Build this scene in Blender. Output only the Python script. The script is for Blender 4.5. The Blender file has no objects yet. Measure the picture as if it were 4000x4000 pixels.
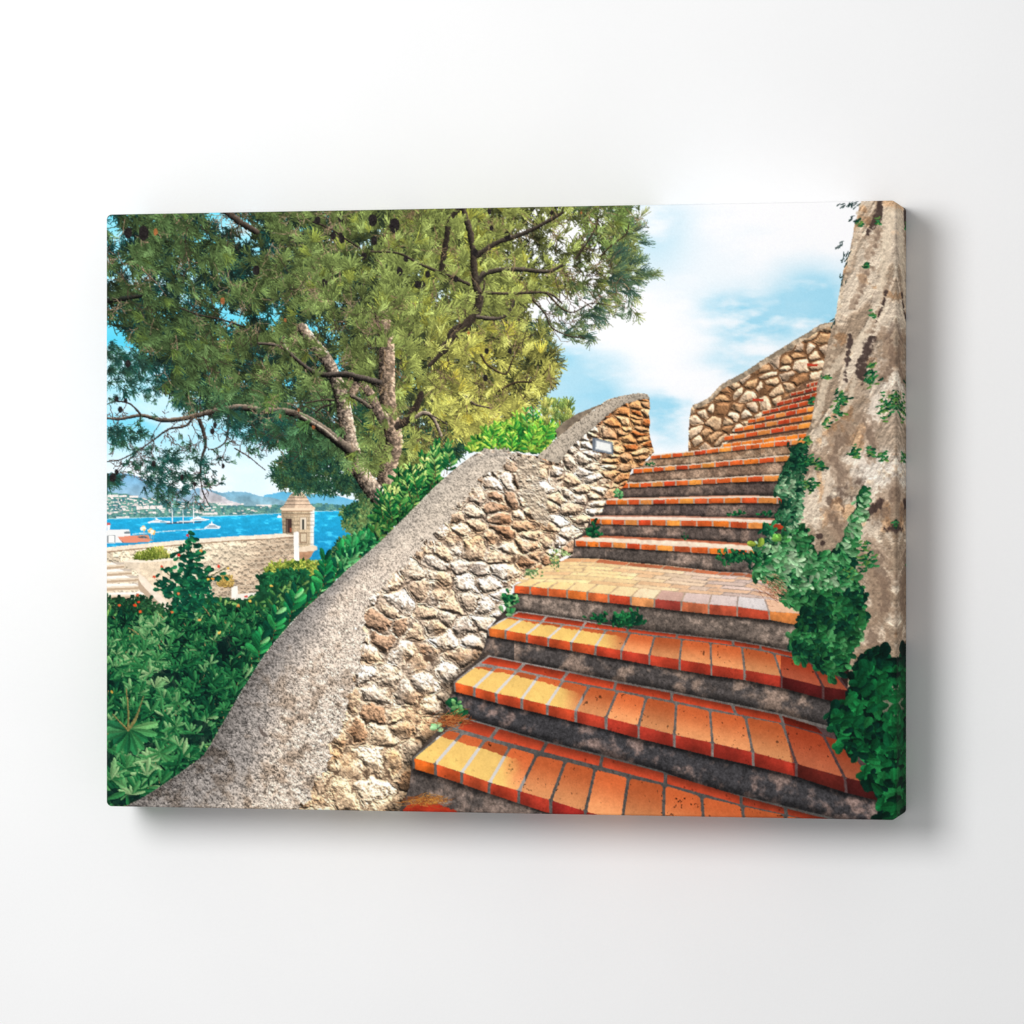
# A stretched canvas print hung on a white wall, lit by one soft lamp from the upper left.
import bpy, math
import numpy as np

scene = bpy.context.scene
# ---------------------------------------------------------------- camera
HC = 0.60                      # height of the canvas, metres
WC = HC * 1.3381               # its width
TC = HC * 0.133                # its depth
ZC = 1.50                      # height of its centre above the floor
cam_data = bpy.data.cameras.new("camera")
cam = bpy.data.objects.new("camera", cam_data)
scene.collection.objects.link(cam)
cam.location = (1.4115 * HC, -TC - 6.1427 * HC, ZC - 0.00275 * HC)
cam.rotation_euler = (math.radians(90), 0, math.atan2(0.21889, 0.97578))
cam_data.sensor_width = 36
cam_data.lens = 36 * 14910 / 4000
cam_data.clip_end = 100
scene.camera = cam

# ---------------------------------------------------------------- room light, lamp, exposure
world = bpy.data.worlds.new("World")
scene.world = world
world.use_nodes = True
bg = world.node_tree.nodes["Background"]
bg.inputs["Color"].default_value = (1.0, 1.0, 1.0, 1)
bg.inputs["Strength"].default_value = 0.46

lamp_data = bpy.data.lights.new("ceiling_softbox", "AREA")
lamp_data.shape = "DISK"
lamp_data.size = 1.3
lamp_data.energy = 50
lamp_data.color = (1.0, 1.0, 1.0)
lamp = bpy.data.objects.new("ceiling_softbox", lamp_data)
scene.collection.objects.link(lamp)
lamp.location = (-0.85, -2.35, ZC + 0.62)
aim = np.array((0.0, 0.0, ZC)) - np.array(lamp.location)
lamp.rotation_euler = (math.acos(-aim[2] / np.linalg.norm(aim)), 0, math.atan2(aim[1], aim[0]) - math.pi / 2)

scene.view_settings.view_transform = "Standard"
scene.view_settings.look = "None"
scene.view_settings.gamma = 1
scene.view_settings.exposure = 0
scene.view_settings.use_curve_mapping = False

# ---------------------------------------------------------------- the wall
def link(ob, parent=None):
    scene.collection.objects.link(ob)
    if parent:
        ob.parent = parent
    return ob

def node_material(name):
    m = bpy.data.materials.new(name)
    m.use_nodes = True
    nt = m.node_tree
    return m, nt, nt.nodes["Principled BSDF"]

def wall_material():
    m, nt, b = node_material("white_wall_paint")
    tc = nt.nodes.new("ShaderNodeTexCoord")
    fine = nt.nodes.new("ShaderNodeTexNoise")
    fine.inputs["Scale"].default_value = 420
    fine.inputs["Detail"].default_value = 4
    fine.inputs["Roughness"].default_value = 0.7
    soft = nt.nodes.new("ShaderNodeTexNoise")
    soft.inputs["Scale"].default_value = 7
    soft.inputs["Detail"].default_value = 4
    nt.links.new(tc.outputs["Object"], fine.inputs["Vector"])
    nt.links.new(tc.outputs["Object"], soft.inputs["Vector"])
    ramp = nt.nodes.new("ShaderNodeValToRGB")
    ramp.color_ramp.elements[0].color = (0.835, 0.835, 0.838, 1)
    ramp.color_ramp.elements[1].color = (0.872, 0.872, 0.872, 1)
    nt.links.new(soft.outputs["Fac"], ramp.inputs["Fac"])
    nt.links.new(ramp.outputs["Color"], b.inputs["Base Color"])
    bump = nt.nodes.new("ShaderNodeBump")
    bump.inputs["Strength"].default_value = 0.16
    bump.inputs["Distance"].default_value = 0.0012
    nt.links.new(fine.outputs["Fac"], bump.inputs["Height"])
    nt.links.new(bump.outputs["Normal"], b.inputs["Normal"])
    b.inputs["Roughness"].default_value = 0.9
    b.inputs["Specular IOR Level"].default_value = 0.1
    return m

def build_wall():
    x, d, h = 3.0, 0.12, 3.0
    v = [(-x, 0, 0), (x, 0, 0), (x, 0, h), (-x, 0, h), (-x, d, 0), (x, d, 0), (x, d, h), (-x, d, h)]
    f = [(0, 1, 2, 3), (5, 4, 7, 6), (4, 0, 3, 7), (1, 5, 6, 2), (3, 2, 6, 7), (4, 5, 1, 0)]
    me = bpy.data.meshes.new("wall")
    me.from_pydata(v, [], f)
    me.materials.append(wall_material())
    ob = link(bpy.data.objects.new("wall", me))
    ob["kind"] = "structure"
    ob["label"] = "plain white painted wall with a fine grain behind the canvas"

build_wall()

# ---------------------------------------------------------------- the printed picture
# The print is an array of ink colours computed here from curves, noise and strokes,
# laid out in the print's own pixel grid (X to the right, Y down), and carried by the
# canvas mesh as a colour attribute.
PS = 0.64
PX0, PY0 = 395.0, 765.0
PW, PH = int((3525 - PX0) * PS), int((3230 - PY0) * PS)
rng = np.random.RandomState(11)
img = np.zeros((PH, PW, 3), np.float32)
GY, GX = np.mgrid[0:PH, 0:PW].astype(np.float32)
GX = GX / PS + PX0
GY = GY / PS + PY0

def A(*v):
    return np.array(v, np.float32)

def lerp(a, b, t):
    return a + (b - a) * t

def sstep(a, b, x):
    t = np.clip((x - a) / (b - a), 0, 1)
    return t * t * (3 - 2 * t)

def grid_noise(sx, sy, seed):
    """Smooth value noise over the whole print, features sx by sy print pixels, 0..1."""
    r = np.random.RandomState(seed)
    nx, ny = int(PW / PS / sx) + 3, int(PH / PS / sy) + 3
    g = r.rand(ny, nx).astype(np.float32)
    x = np.arange(PW, dtype=np.float32) / PS / sx
    y = np.arange(PH, dtype=np.float32) / PS / sy
    ix, iy = x.astype(int), y.astype(int)
    fx, fy = x - ix, y - iy
    fx = fx * fx * (3 - 2 * fx)
    fy = fy * fy * (3 - 2 * fy)
    rows = g[:, ix] * (1 - fx) + g[:, ix + 1] * fx
    return rows[iy] * (1 - fy)[:, None] + rows[iy + 1] * fy[:, None]

def fbm(s, seed, octv=4, asp=1.0, gain=0.55):
    tot = np.zeros((PH, PW), np.float32)
    a = 1.0
    n = 0.0
    for k in range(octv):
        if s * 0.5 ** k < 1.3:
            break
        tot += a * grid_noise(s * asp * 0.5 ** k, s * 0.5 ** k, seed + 31 * k)
        n += a
        a *= gain
    return tot / n

N3 = fbm(4, 1, 2)
N10 = fbm(11, 2, 3)
N30 = fbm(32, 3, 4)
N90 = fbm(95, 4, 5)
N300 = fbm(300, 5, 5)
FINE = rng.rand(PH, PW).astype(np.float32)

def lookup(field, xs, ys):
    ix = np.clip(((xs - PX0) * PS).astype(int), 0, PW - 1)
    iy = np.clip(((ys - PY0) * PS).astype(int), 0, PH - 1)
    return field[iy, ix]

def curve(pts, n=8):
    """Catmull-Rom through the points."""
    p = np.array(pts, float)
    if len(p) < 3:
        return p
    q = np.vstack([2 * p[0] - p[1], p, 2 * p[-1] - p[-2]])
    out = []
    for i in range(1, len(q) - 2):
        a, b, c, d = q[i - 1], q[i], q[i + 1], q[i + 2]
        for t in np.arange(n) / n:
            out.append(0.5 * (2 * b + (c - a) * t + (2 * a - 5 * b + 4 * c - d) * t * t + (3 * b - a - 3 * c + d) * t ** 3))
    out.append(p[-1])
    return np.array(out)

class Area:
    """A filled polygon: its box as slices, its mask, and the coordinates inside the box."""
    def __init__(self, pts, wob=0.0):
        p = np.array(pts, float)
        q = (p - [PX0, PY0]) * PS
        pad = int(wob * PS) + 2
        x0, x1 = int(q[:, 0].min()) - pad, int(q[:, 0].max()) + pad + 2
        y0, y1 = int(q[:, 1].min()) - pad, int(q[:, 1].max()) + pad + 2
        self.x0, self.x1 = max(0, x0), min(PW, x1)
        self.y0, self.y1 = max(0, y0), min(PH, y1)
        if self.x1 <= self.x0 or self.y1 <= self.y0:
            self.x0, self.x1, self.y0, self.y1 = 0, 1, 0, 1
            self.sl = (slice(0, 1), slice(0, 1))
            self.m = np.zeros((1, 1), bool)
            self.X, self.Y = GX[self.sl], GY[self.sl]
            return
        h, w = self.y1 - self.y0, self.x1 - self.x0
        par = np.zeros((h, w + 1), np.uint8)
        n = len(q)
        for i in range(n):
            ax, ay = q[i]
            bx, by = q[(i + 1) % n]
            if ay == by:
                continue
            if ay > by:
                ax, ay, bx, by = bx, by, ax, ay
            r0, r1 = max(self.y0, math.ceil(ay - 0.5)), min(self.y1 - 1, math.ceil(by - 0.5) - 1)
            if r1 < r0:
                continue
            r = np.arange(r0, r1 + 1)
            xc = ax + (r + 0.5 - ay) * (bx - ax) / (by - ay)
            c = np.clip(np.ceil(xc - 0.5).astype(int) - self.x0, 0, w)
            np.add.at(par, (r - self.y0, c), 1)
        self.m = (np.cumsum(par[:, :w], axis=1) % 2).astype(bool)
        self.sl = (slice(self.y0, self.y1), slice(self.x0, self.x1))
        self.X, self.Y = GX[self.sl], GY[self.sl]
        if wob:
            k = ((N10[self.sl] - 0.5) * wob * 2.2 * PS)
            k2 = ((N30[self.sl] - 0.5) * wob * 2.2 * PS)
            yy = np.clip(np.arange(h)[:, None] + k, 0, h - 1).astype(int)
            xx = np.clip(np.arange(w)[None, :] + k2, 0, w - 1).astype(int)
            self.m = self.m[yy, xx]

    def put(self, col, alpha=None):
        m = self.m
        if np.ndim(col) == 1:
            col = np.broadcast_to(A(*col), m.shape + (3,))
        v = img[self.sl]
        if alpha is None:
            v[m] = col[m]
        else:
            al = (np.broadcast_to(alpha, m.shape) * m)[..., None]
            v += (col - v) * al

    def mul(self, f):
        v = img[self.sl]
        f = np.broadcast_to(f, self.m.shape)
        v[self.m] *= f[self.m][:, None]

def tint(base, *noise):
    """base colour times each (field, amount): 1 + amount * (field - .5) * 2"""
    out = np.broadcast_to(A(*base), noise[0][0].shape + (3,)).copy()
    for f, a in noise:
        out *= (1 + a * (f - 0.5) * 2)[..., None]
    return out

def stroke(pts, w0, w1, col, rough=0.25, light=(0.5, -0.8), contrast=0.6, smooth=6, bark=0):
    """A branch: round in section, w0 wide at its first point and w1 at its last."""
    p = curve(pts, smooth)
    n = len(p) - 1
    L = np.array(light) / np.hypot(*light)
    for i in range(n):
        a, b = p[i], p[i + 1]
        ra, rb = lerp(w0, w1, i / n) / 2, lerp(w0, w1, (i + 1) / n) / 2
        r = max(ra, rb) + 2
        x0, x1 = min(a[0], b[0]) - r, max(a[0], b[0]) + r
        y0, y1 = min(a[1], b[1]) - r, max(a[1], b[1]) + r
        ix0, ix1 = max(0, int((x0 - PX0) * PS)), min(PW, int((x1 - PX0) * PS) + 2)
        iy0, iy1 = max(0, int((y0 - PY0) * PS)), min(PH, int((y1 - PY0) * PS) + 2)
        if ix1 <= ix0 or iy1 <= iy0:
            continue
        sl = (slice(iy0, iy1), slice(ix0, ix1))
        X, Y = GX[sl], GY[sl]
        d = b - a
        l = np.hypot(*d) + 1e-6
        d = d / l
        s = (X - a[0]) * d[0] + (Y - a[1]) * d[1]
        t = -(X - a[0]) * d[1] + (Y - a[1]) * d[0]
        sc = np.clip(s / l, 0, 1)
        rad = lerp(ra, rb, sc) * (1 + rough * (N10[sl] - 0.5) * 2)
        over = s - sc * l
        dist = np.sqrt(t * t + over * over)
        m = dist < np.maximum(rad, 0.75)
        if not m.any():
            continue
        tn = np.clip(t / np.maximum(rad, 1), -1, 1)
        nl = tn * (-d[1] * L[0] + d[0] * L[1])
        f = 1 - contrast * 0.5 + contrast * nl + (N3[sl] - 0.5) * (0.9 if bark else 0.5)
        if bark:
            f = f * (0.75 + 0.5 * sstep(0.35, 0.6, N10[sl]))
        c = np.clip(A(*col) * f[..., None], 0, 255)
        img[sl][m] = c[m]

def smear(pts, w0, w1, col, alpha=0.8, smooth=6, ragged=0.6):
    """A soft ragged stain drawn along a curve."""
    p = curve(pts, smooth)
    n = len(p)
    w = np.linspace(w0, w1, n)
    r = w.max() + 6
    x0, x1, y0, y1 = p[:, 0].min() - r, p[:, 0].max() + r, p[:, 1].min() - r, p[:, 1].max() + r
    ix0, ix1 = max(0, int((x0 - PX0) * PS)), min(PW, int((x1 - PX0) * PS))
    iy0, iy1 = max(0, int((y0 - PY0) * PS)), min(PH, int((y1 - PY0) * PS))
    if ix1 <= ix0 or iy1 <= iy0:
        return
    sl = (slice(iy0, iy1), slice(ix0, ix1))
    best = np.full(GX[sl].shape, 9.0, np.float32)
    for i in range(n):
        d = np.hypot(GX[sl] - p[i, 0], (GY[sl] - p[i, 1])) / (w[i] / 2)
        best = np.minimum(best, d)
    best = best + ragged * ((N30[sl] - 0.5) * 2.2 + (N10[sl] - 0.5) * 1.6)
    al = (alpha * sstep(1.15, 0.55, best))[..., None]
    v = img[sl]
    v += (A(*col) * (0.72 + 0.34 * N10[sl] + 0.22 * N3[sl])[..., None] - v) * al

def splat(xs, ys, cols, size=2):
    """Write points in order; the last one wins."""
    bx = ((xs - PX0) * PS)
    by = ((ys - PY0) * PS)
    ix, iy = np.floor(bx).astype(int), np.floor(by).astype(int)
    offs = [(0, 0)] if size == 1 else ([(0, 0), (1, 0)] if size == 2 else [(0, 0), (1, 0), (0, 1), (1, 1)])
    for ox, oy in offs:
        x, y = ix + ox, iy + oy
        k = (x >= 0) & (x < PW) & (y >= 0) & (y < PH)
        img[y[k], x[k]] = cols[k]

def lines(x0, y0, x1, y1, bend, cols, fade=None, size=2):
    """Many thin slightly bent lines at once, drawn in the given order."""
    n = len(x0)
    ln = np.hypot(x1 - x0, y1 - y0)
    k = max(4, int(ln.max() * PS * 1.25))
    t = np.linspace(0, 1, k)[None, :]
    bx, by = -(y1 - y0), (x1 - x0)
    q = (4 * t * (1 - t)) * bend[:, None]
    xs = x0[:, None] + (x1 - x0)[:, None] * t + bx[:, None] * q
    ys = y0[:, None] + (y1 - y0)[:, None] * t + by[:, None] * q
    c = np.repeat(cols[:, None, :], k, 1)
    if fade is not None:
        c = c * (1 + fade * (t[..., None] - 0.5))
    splat(xs.ravel(), ys.ravel(), np.clip(c, 0, 255).reshape(-1, 3).astype(np.float32), size)

def tufts(xs, ys, ang, length, cols, n=16, spread=0.9, size=2, jit=0.35, fade=0.5):
    """Fans of pine needles."""
    m = len(xs)
    X, Y = np.repeat(xs, n), np.repeat(ys, n)
    a = np.repeat(ang, n) + rng.normal(0, spread * 0.55, m * n)
    l = np.repeat(length, n) * rng.uniform(0.55, 1.1, m * n)
    c = np.repeat(cols, n, 0) * rng.uniform(1 - jit, 1 + jit, (m * n, 1))
    X = X + rng.normal(0, 3, m * n)
    Y = Y + rng.normal(0, 3, m * n)
    lines(X, Y, X + np.cos(a) * l, Y + np.sin(a) * l, rng.normal(0, 0.05, m * n), c, fade, size)

def leaves(xs, ys, ang, length, width, cols, vein=0.25, tipc=0.85):
    """Pointed oval leaves, one by one, each with a lighter half and a midrib."""
    ca, sa = np.cos(ang), np.sin(ang)
    for i in range(len(xs)):
        L, Wd = length[i], width[i]
        cx, cy = xs[i] + ca[i] * L / 2, ys[i] + sa[i] * L / 2
        r = L / 2 + 2
        ix0, ix1 = max(0, int((cx - r - PX0) * PS)), min(PW, int((cx + r - PX0) * PS) + 2)
        iy0, iy1 = max(0, int((cy - r - PY0) * PS)), min(PH, int((cy + r - PY0) * PS) + 2)
        if ix1 <= ix0 or iy1 <= iy0:
            continue
        sl = (slice(iy0, iy1), slice(ix0, ix1))
        X, Y = GX[sl] - xs[i], GY[sl] - ys[i]
        s = (X * ca[i] + Y * sa[i]) / L
        t = (-X * sa[i] + Y * ca[i]) / (Wd / 2)
        prof = np.sqrt(np.clip(4 * s * (1 - s), 0, 1)) * (0.6 + 0.55 * s)
        m = (s > 0) & (s < 1) & (np.abs(t) < prof)
        if not m.any():
            continue
        f = (1.0 + 0.13 * np.clip(t * 3, -1, 1)) * (tipc + (1 - tipc) * 2 * s) * (0.86 + 0.28 * N3[sl])
        f = f + vein * 0.6 * np.clip(1 - np.abs(t) * 5, 0, 1)
        c = np.clip(cols[i] * f[..., None], 0, 255)
        img[sl][m] = c[m]

def inside(poly, n):
    """n random points inside a polygon."""
    p = np.array(poly, float)
    lo, hi = p.min(0), p.max(0)
    a = Area(p)
    out = []
    tot = 0
    while tot < n:
        q = rng.uniform(lo, hi, (n * 3, 2))
        ix = np.clip(((q[:, 0] - PX0) * PS).astype(int) - a.x0, 0, a.m.shape[1] - 1)
        iy = np.clip(((q[:, 1] - PY0) * PS).astype(int) - a.y0, 0, a.m.shape[0] - 1)
        k = a.m[iy, ix]
        out.append(q[k])
        tot += k.sum()
        if k.sum() == 0:
            break
    return np.vstack(out)[:n]

def Z(ox, oy, k, pts):
    return [(ox + x * k, oy + y * k) for x, y in pts]
# ---- sky, mountains, sea
def paint_sky():
    cl = fbm(260, 40, 6, asp=2.2)
    cl2 = fbm(70, 47, 5, asp=2.6)
    blue = np.zeros((PH, PW), np.float32)
    for (cx, cy, rx, ry, a) in [(2950, 1270, 150, 90, 1.0), (3170, 1160, 150, 110, 0.9), (2850, 1200, 120, 70, 0.5), (3250, 1240, 90, 60, .6),
                                (2560, 900, 130, 180, 0.4), (2150, 1440, 160, 130, 0.8), (2280, 1560, 130, 70, .9), (2600, 1590, 150, 60, 0.85),
                                (2600, 1690, 90, 50, 0.6), (2900, 1420, 150, 60, 0.5), (2380, 1450, 120, 70, .3)]:
        blue += a * np.exp(-((GX - cx) / rx) ** 2 - ((GY - cy) / ry) ** 2)
    t = np.clip(blue * (0.15 + 1.5 * sstep(0.3, 0.62, cl * 0.5 + cl2 * 0.5)), 0, 1)
    right = lerp(A(246, 245, 247), A(158, 211, 232), t[..., None])
    right = lerp(right, A(215, 232, 240), (0.35 * sstep(0.45, 0.7, cl))[..., None])
    # behind the pine the sky is a deep turquoise that pales towards the horizon
    d = sstep(1480, 1900, GY)[..., None]
    left = lerp(lerp(A(120, 214, 236), A(60, 192, 226), sstep(1150, 1500, GY)[..., None]), A(238, 243, 247), d)
    left = lerp(left, A(215, 236, 245), (0.85 * sstep(0.45, 0.66, cl))[..., None])
    k = sstep(1500, 2000, GX)[..., None]
    img[:] = lerp(left, right, k)

def paint_far():
    # mountains from the far blue ridge to the near town slope
    def ridge(pts, top, bottom, y1, nz=0.1, wob=3):
        a = Area(list(map(tuple, curve(pts, 6))) + [(pts[-1][0], y1), (pts[0][0], y1)], wob)
        f = np.clip((a.Y - min(p[1] for p in pts)) / (y1 - min(p[1] for p in pts)), 0, 1)[..., None]
        a.put(lerp(A(*top), A(*bottom), f) * (1 + nz * (N30[a.sl] - 0.5) * 2 + nz * (N10[a.sl] - 0.5))[..., None])
        return a
    ridge([(1030, 1935), (1080, 1925), (1110, 1920), (1200, 1930), (1260, 1928), (1300, 1932), (1370, 1950), (1450, 1975)], (95, 180, 220), (130, 190, 214), 2000, .07)
    ridge([(400, 1850), (450, 1848), (500, 1850), (560, 1870), (640, 1895), (720, 1915), (780, 1905), (830, 1915), (900, 1940)], (110, 165, 200), (175, 195, 205), 2010, .16)
    ridge([(780, 1925), (840, 1920), (875, 1925), (900, 1919), (960, 1922), (1020, 1938), (1080, 1948), (1130, 1960)], (115, 165, 190), (150, 185, 195), 1990, .2)
    a = ridge([(780, 1905), (850, 1930), (900, 1955), (960, 1975)], (185, 190, 200), (215, 205, 205), 1990, .25)
    # shore slope with the town on it
    a = Area([(400, 1905), (440, 1925), (500, 1930), (560, 1945), (640, 1945), (720, 1960), (800, 1962), (900, 1972), (1000, 1975), (1110, 1970), (1240, 1966),
              (1300, 1968), (1380, 1978), (1400, 1994), (1240, 1997), (1000, 2010), (840, 2017), (620, 2021), (400, 2029)], 4)
    a.put(lerp(A(66, 116, 122), A(104, 152, 138), sstep(0.3, 0.7, N10[a.sl])[..., None]) * (0.8 + 0.45 * N3[a.sl])[..., None])
    n = 330
    x = 410 + 760 * rng.rand(n) ** 1.35
    y = 1935 + (2005 - 1935) * rng.rand(n) ** 0.9
    for i in range(n):
        if y[i] < 1935 + (x[i] - 400) * 0.055:
            continue
        if x[i] > 850 and rng.rand() < 0.55:
            continue
        w, h = rng.uniform(4, 14), rng.uniform(2.5, 6)
        c = A(244, 232, 226) * rng.uniform(0.82, 1.03)
        Area([(x[i], y[i]), (x[i] + w, y[i]), (x[i] + w, y[i] + h), (x[i], y[i] + h)]).put(np.clip(c, 0, 255))
    for (x0, y0, w, h) in [(532, 1978, 26, 12), (560, 1977, 22, 12), (586, 1978, 22, 11), (612, 1976, 24, 11), (420, 1933, 42, 9), (465, 1935, 30, 7), (505, 1937, 36, 8),
                           (790, 2003, 60, 8), (455, 2018, 50, 6), (850, 1968, 60, 6), (1000, 1972, 60, 5), (1130, 1968, 30, 5)]:
        a = Area([(x0, y0), (x0 + w, y0 - 1), (x0 + w, y0 + h), (x0, y0 + h)])
        a.put(A(240, 230, 224) * (0.85 + 0.3 * FINE[a.sl])[..., None].clip(0, 1.05))
    # sea
    a = Area([(395, 2027), (620, 2020), (840, 2016), (1000, 2009), (1250, 1997), (1420, 1991), (1480, 1990), (1480, 2260), (395, 2260)])
    rip = fbm(9, 60, 3, asp=3.0)
    far = sstep(2010, 2160, a.Y)[..., None]
    c = lerp(A(36, 168, 214), A(32, 146, 196), far) * (0.86 + 0.20 * rip[a.sl] + 0.12 * N3[a.sl] - 0.02)[..., None]
    c = c + (sstep(0.62, 0.78, rip[a.sl])[..., None] * A(30, 36, 26))
    a.put(np.clip(c, 0, 255))
    a = Area([(395, 2025), (620, 2018), (840, 2013), (1000, 2007), (1250, 1996), (1400, 1990), (1400, 1993), (1250, 1999), (1000, 2011), (840, 2018), (620, 2022), (395, 2029)], 1)
    a.put((225, 225, 222), 0.55)
    # wake, yachts and the three-masted ship
    stroke([(520, 2086), (650, 2075), (800, 2066)], 4, 3, (190, 225, 238), 0.1, contrast=0.1)
    def yacht(pts, decks):
        Area(pts).put((240, 240, 240))
        for d in decks:
            Area(d[:-1]).put(d[-1])
    yacht([(575, 2042), (590, 2035), (610, 2030), (606, 2025), (613, 2025), (620, 2031), (640, 2034), (666, 2036), (664, 2043), (580, 2044)], [[(600, 2034), (622, 2034), (622, 2036), (600, 2036), (90, 120, 140)], [(625, 2037), (650, 2038), (650, 2040), (625, 2040), (80, 110, 130)]])
    yacht([(738, 2036), (752, 2026), (770, 2018), (773, 2013), (776, 2018), (790, 2024), (819, 2028), (815, 2031), (790, 2036)], [[(756, 2027), (800, 2029), (800, 2031), (750, 2031), (150, 160, 165)]])
    yacht([(797, 2064), (806, 2056), (814, 2052), (818, 2046), (824, 2044), (827, 2036), (830, 2044), (838, 2049), (850, 2054), (862, 2056), (856, 2066), (800, 2067)], [[(815, 2053), (842, 2053), (842, 2055.5), (815, 2055.5), (70, 100, 120)], [(808, 2058), (850, 2059), (850, 2061), (808, 2061), (80, 105, 125)]])
    yacht([(1082, 2020), (1087, 2014), (1090, 2008), (1093, 2014), (1101, 2017), (1101, 2023), (1084, 2023)], [])
    Area([(643, 2045), (680, 2040), (712, 2036), (770, 2038), (792, 2036), (786, 2041), (720, 2045), (650, 2048)]).put((62, 84, 104))
    Area([(690, 2038), (712, 2034), (760, 2036), (760, 2039), (690, 2041)]).put((225, 225, 225))
    for mx, my in ((671, 1968), (713, 1973), (754, 1966)):
        stroke([(mx, my), (mx + 1.5, 2042)], 2.6, 3.4, (246, 246, 246), 0.0, contrast=0.0)
    # harbour buildings and flags at the left border
    Area([(400, 2076), (428, 2070), (506, 2068), (510, 2092), (500, 2120), (400, 2124)]).put((232, 232, 230))
    Area([(400, 2094), (450, 2090), (450, 2122), (400, 2122)]).put((150, 154, 156))
    Area([(424, 2094), (446, 2093), (446, 2120), (424, 2120)]).put((236, 235, 232))
    Area([(486, 2077), (508, 2076), (508, 2086), (486, 2086)]).put((120, 130, 135))
    Area([(460, 2098), (530, 2091), (590, 2112), (580, 2118), (484, 2120)]).put((224, 140, 112))
    Area([(460, 2098), (472, 2110), (484, 2120), (478, 2120)]).put((150, 80, 66))
    Area([(530, 2092), (580, 2088), (586, 2106), (600, 2112), (592, 2114), (556, 2098)]).put((206, 140, 110))
    Area([(532, 2096), (566, 2095), (580, 2102), (548, 2103)]).put((80, 92, 96))
    for fx, fy in ((556, 2062), (584, 2072), (594, 2078)):
        stroke([(fx + 5, fy), (fx + 6, 2112)], 2, 2, (150, 160, 168), 0, contrast=0)
        a = Area([(fx - 10, fy - 4), (fx + 4, fy - 9), (fx + 14, fy - 2), (fx + 10, fy + 12), (fx - 6, fy + 8)], 3)
        a.put(lerp(A(252, 240, 222), A(240, 180, 90), sstep(0.45, 0.6, N10[a.sl])[..., None]))
    Area([(414, 2052), (432, 2050), (428, 2072), (418, 2074)]).put((236, 236, 236))
    Area([(415, 2042), (431, 2041), (432, 2050), (414, 2052)], 2).put((196, 96, 90))

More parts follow.
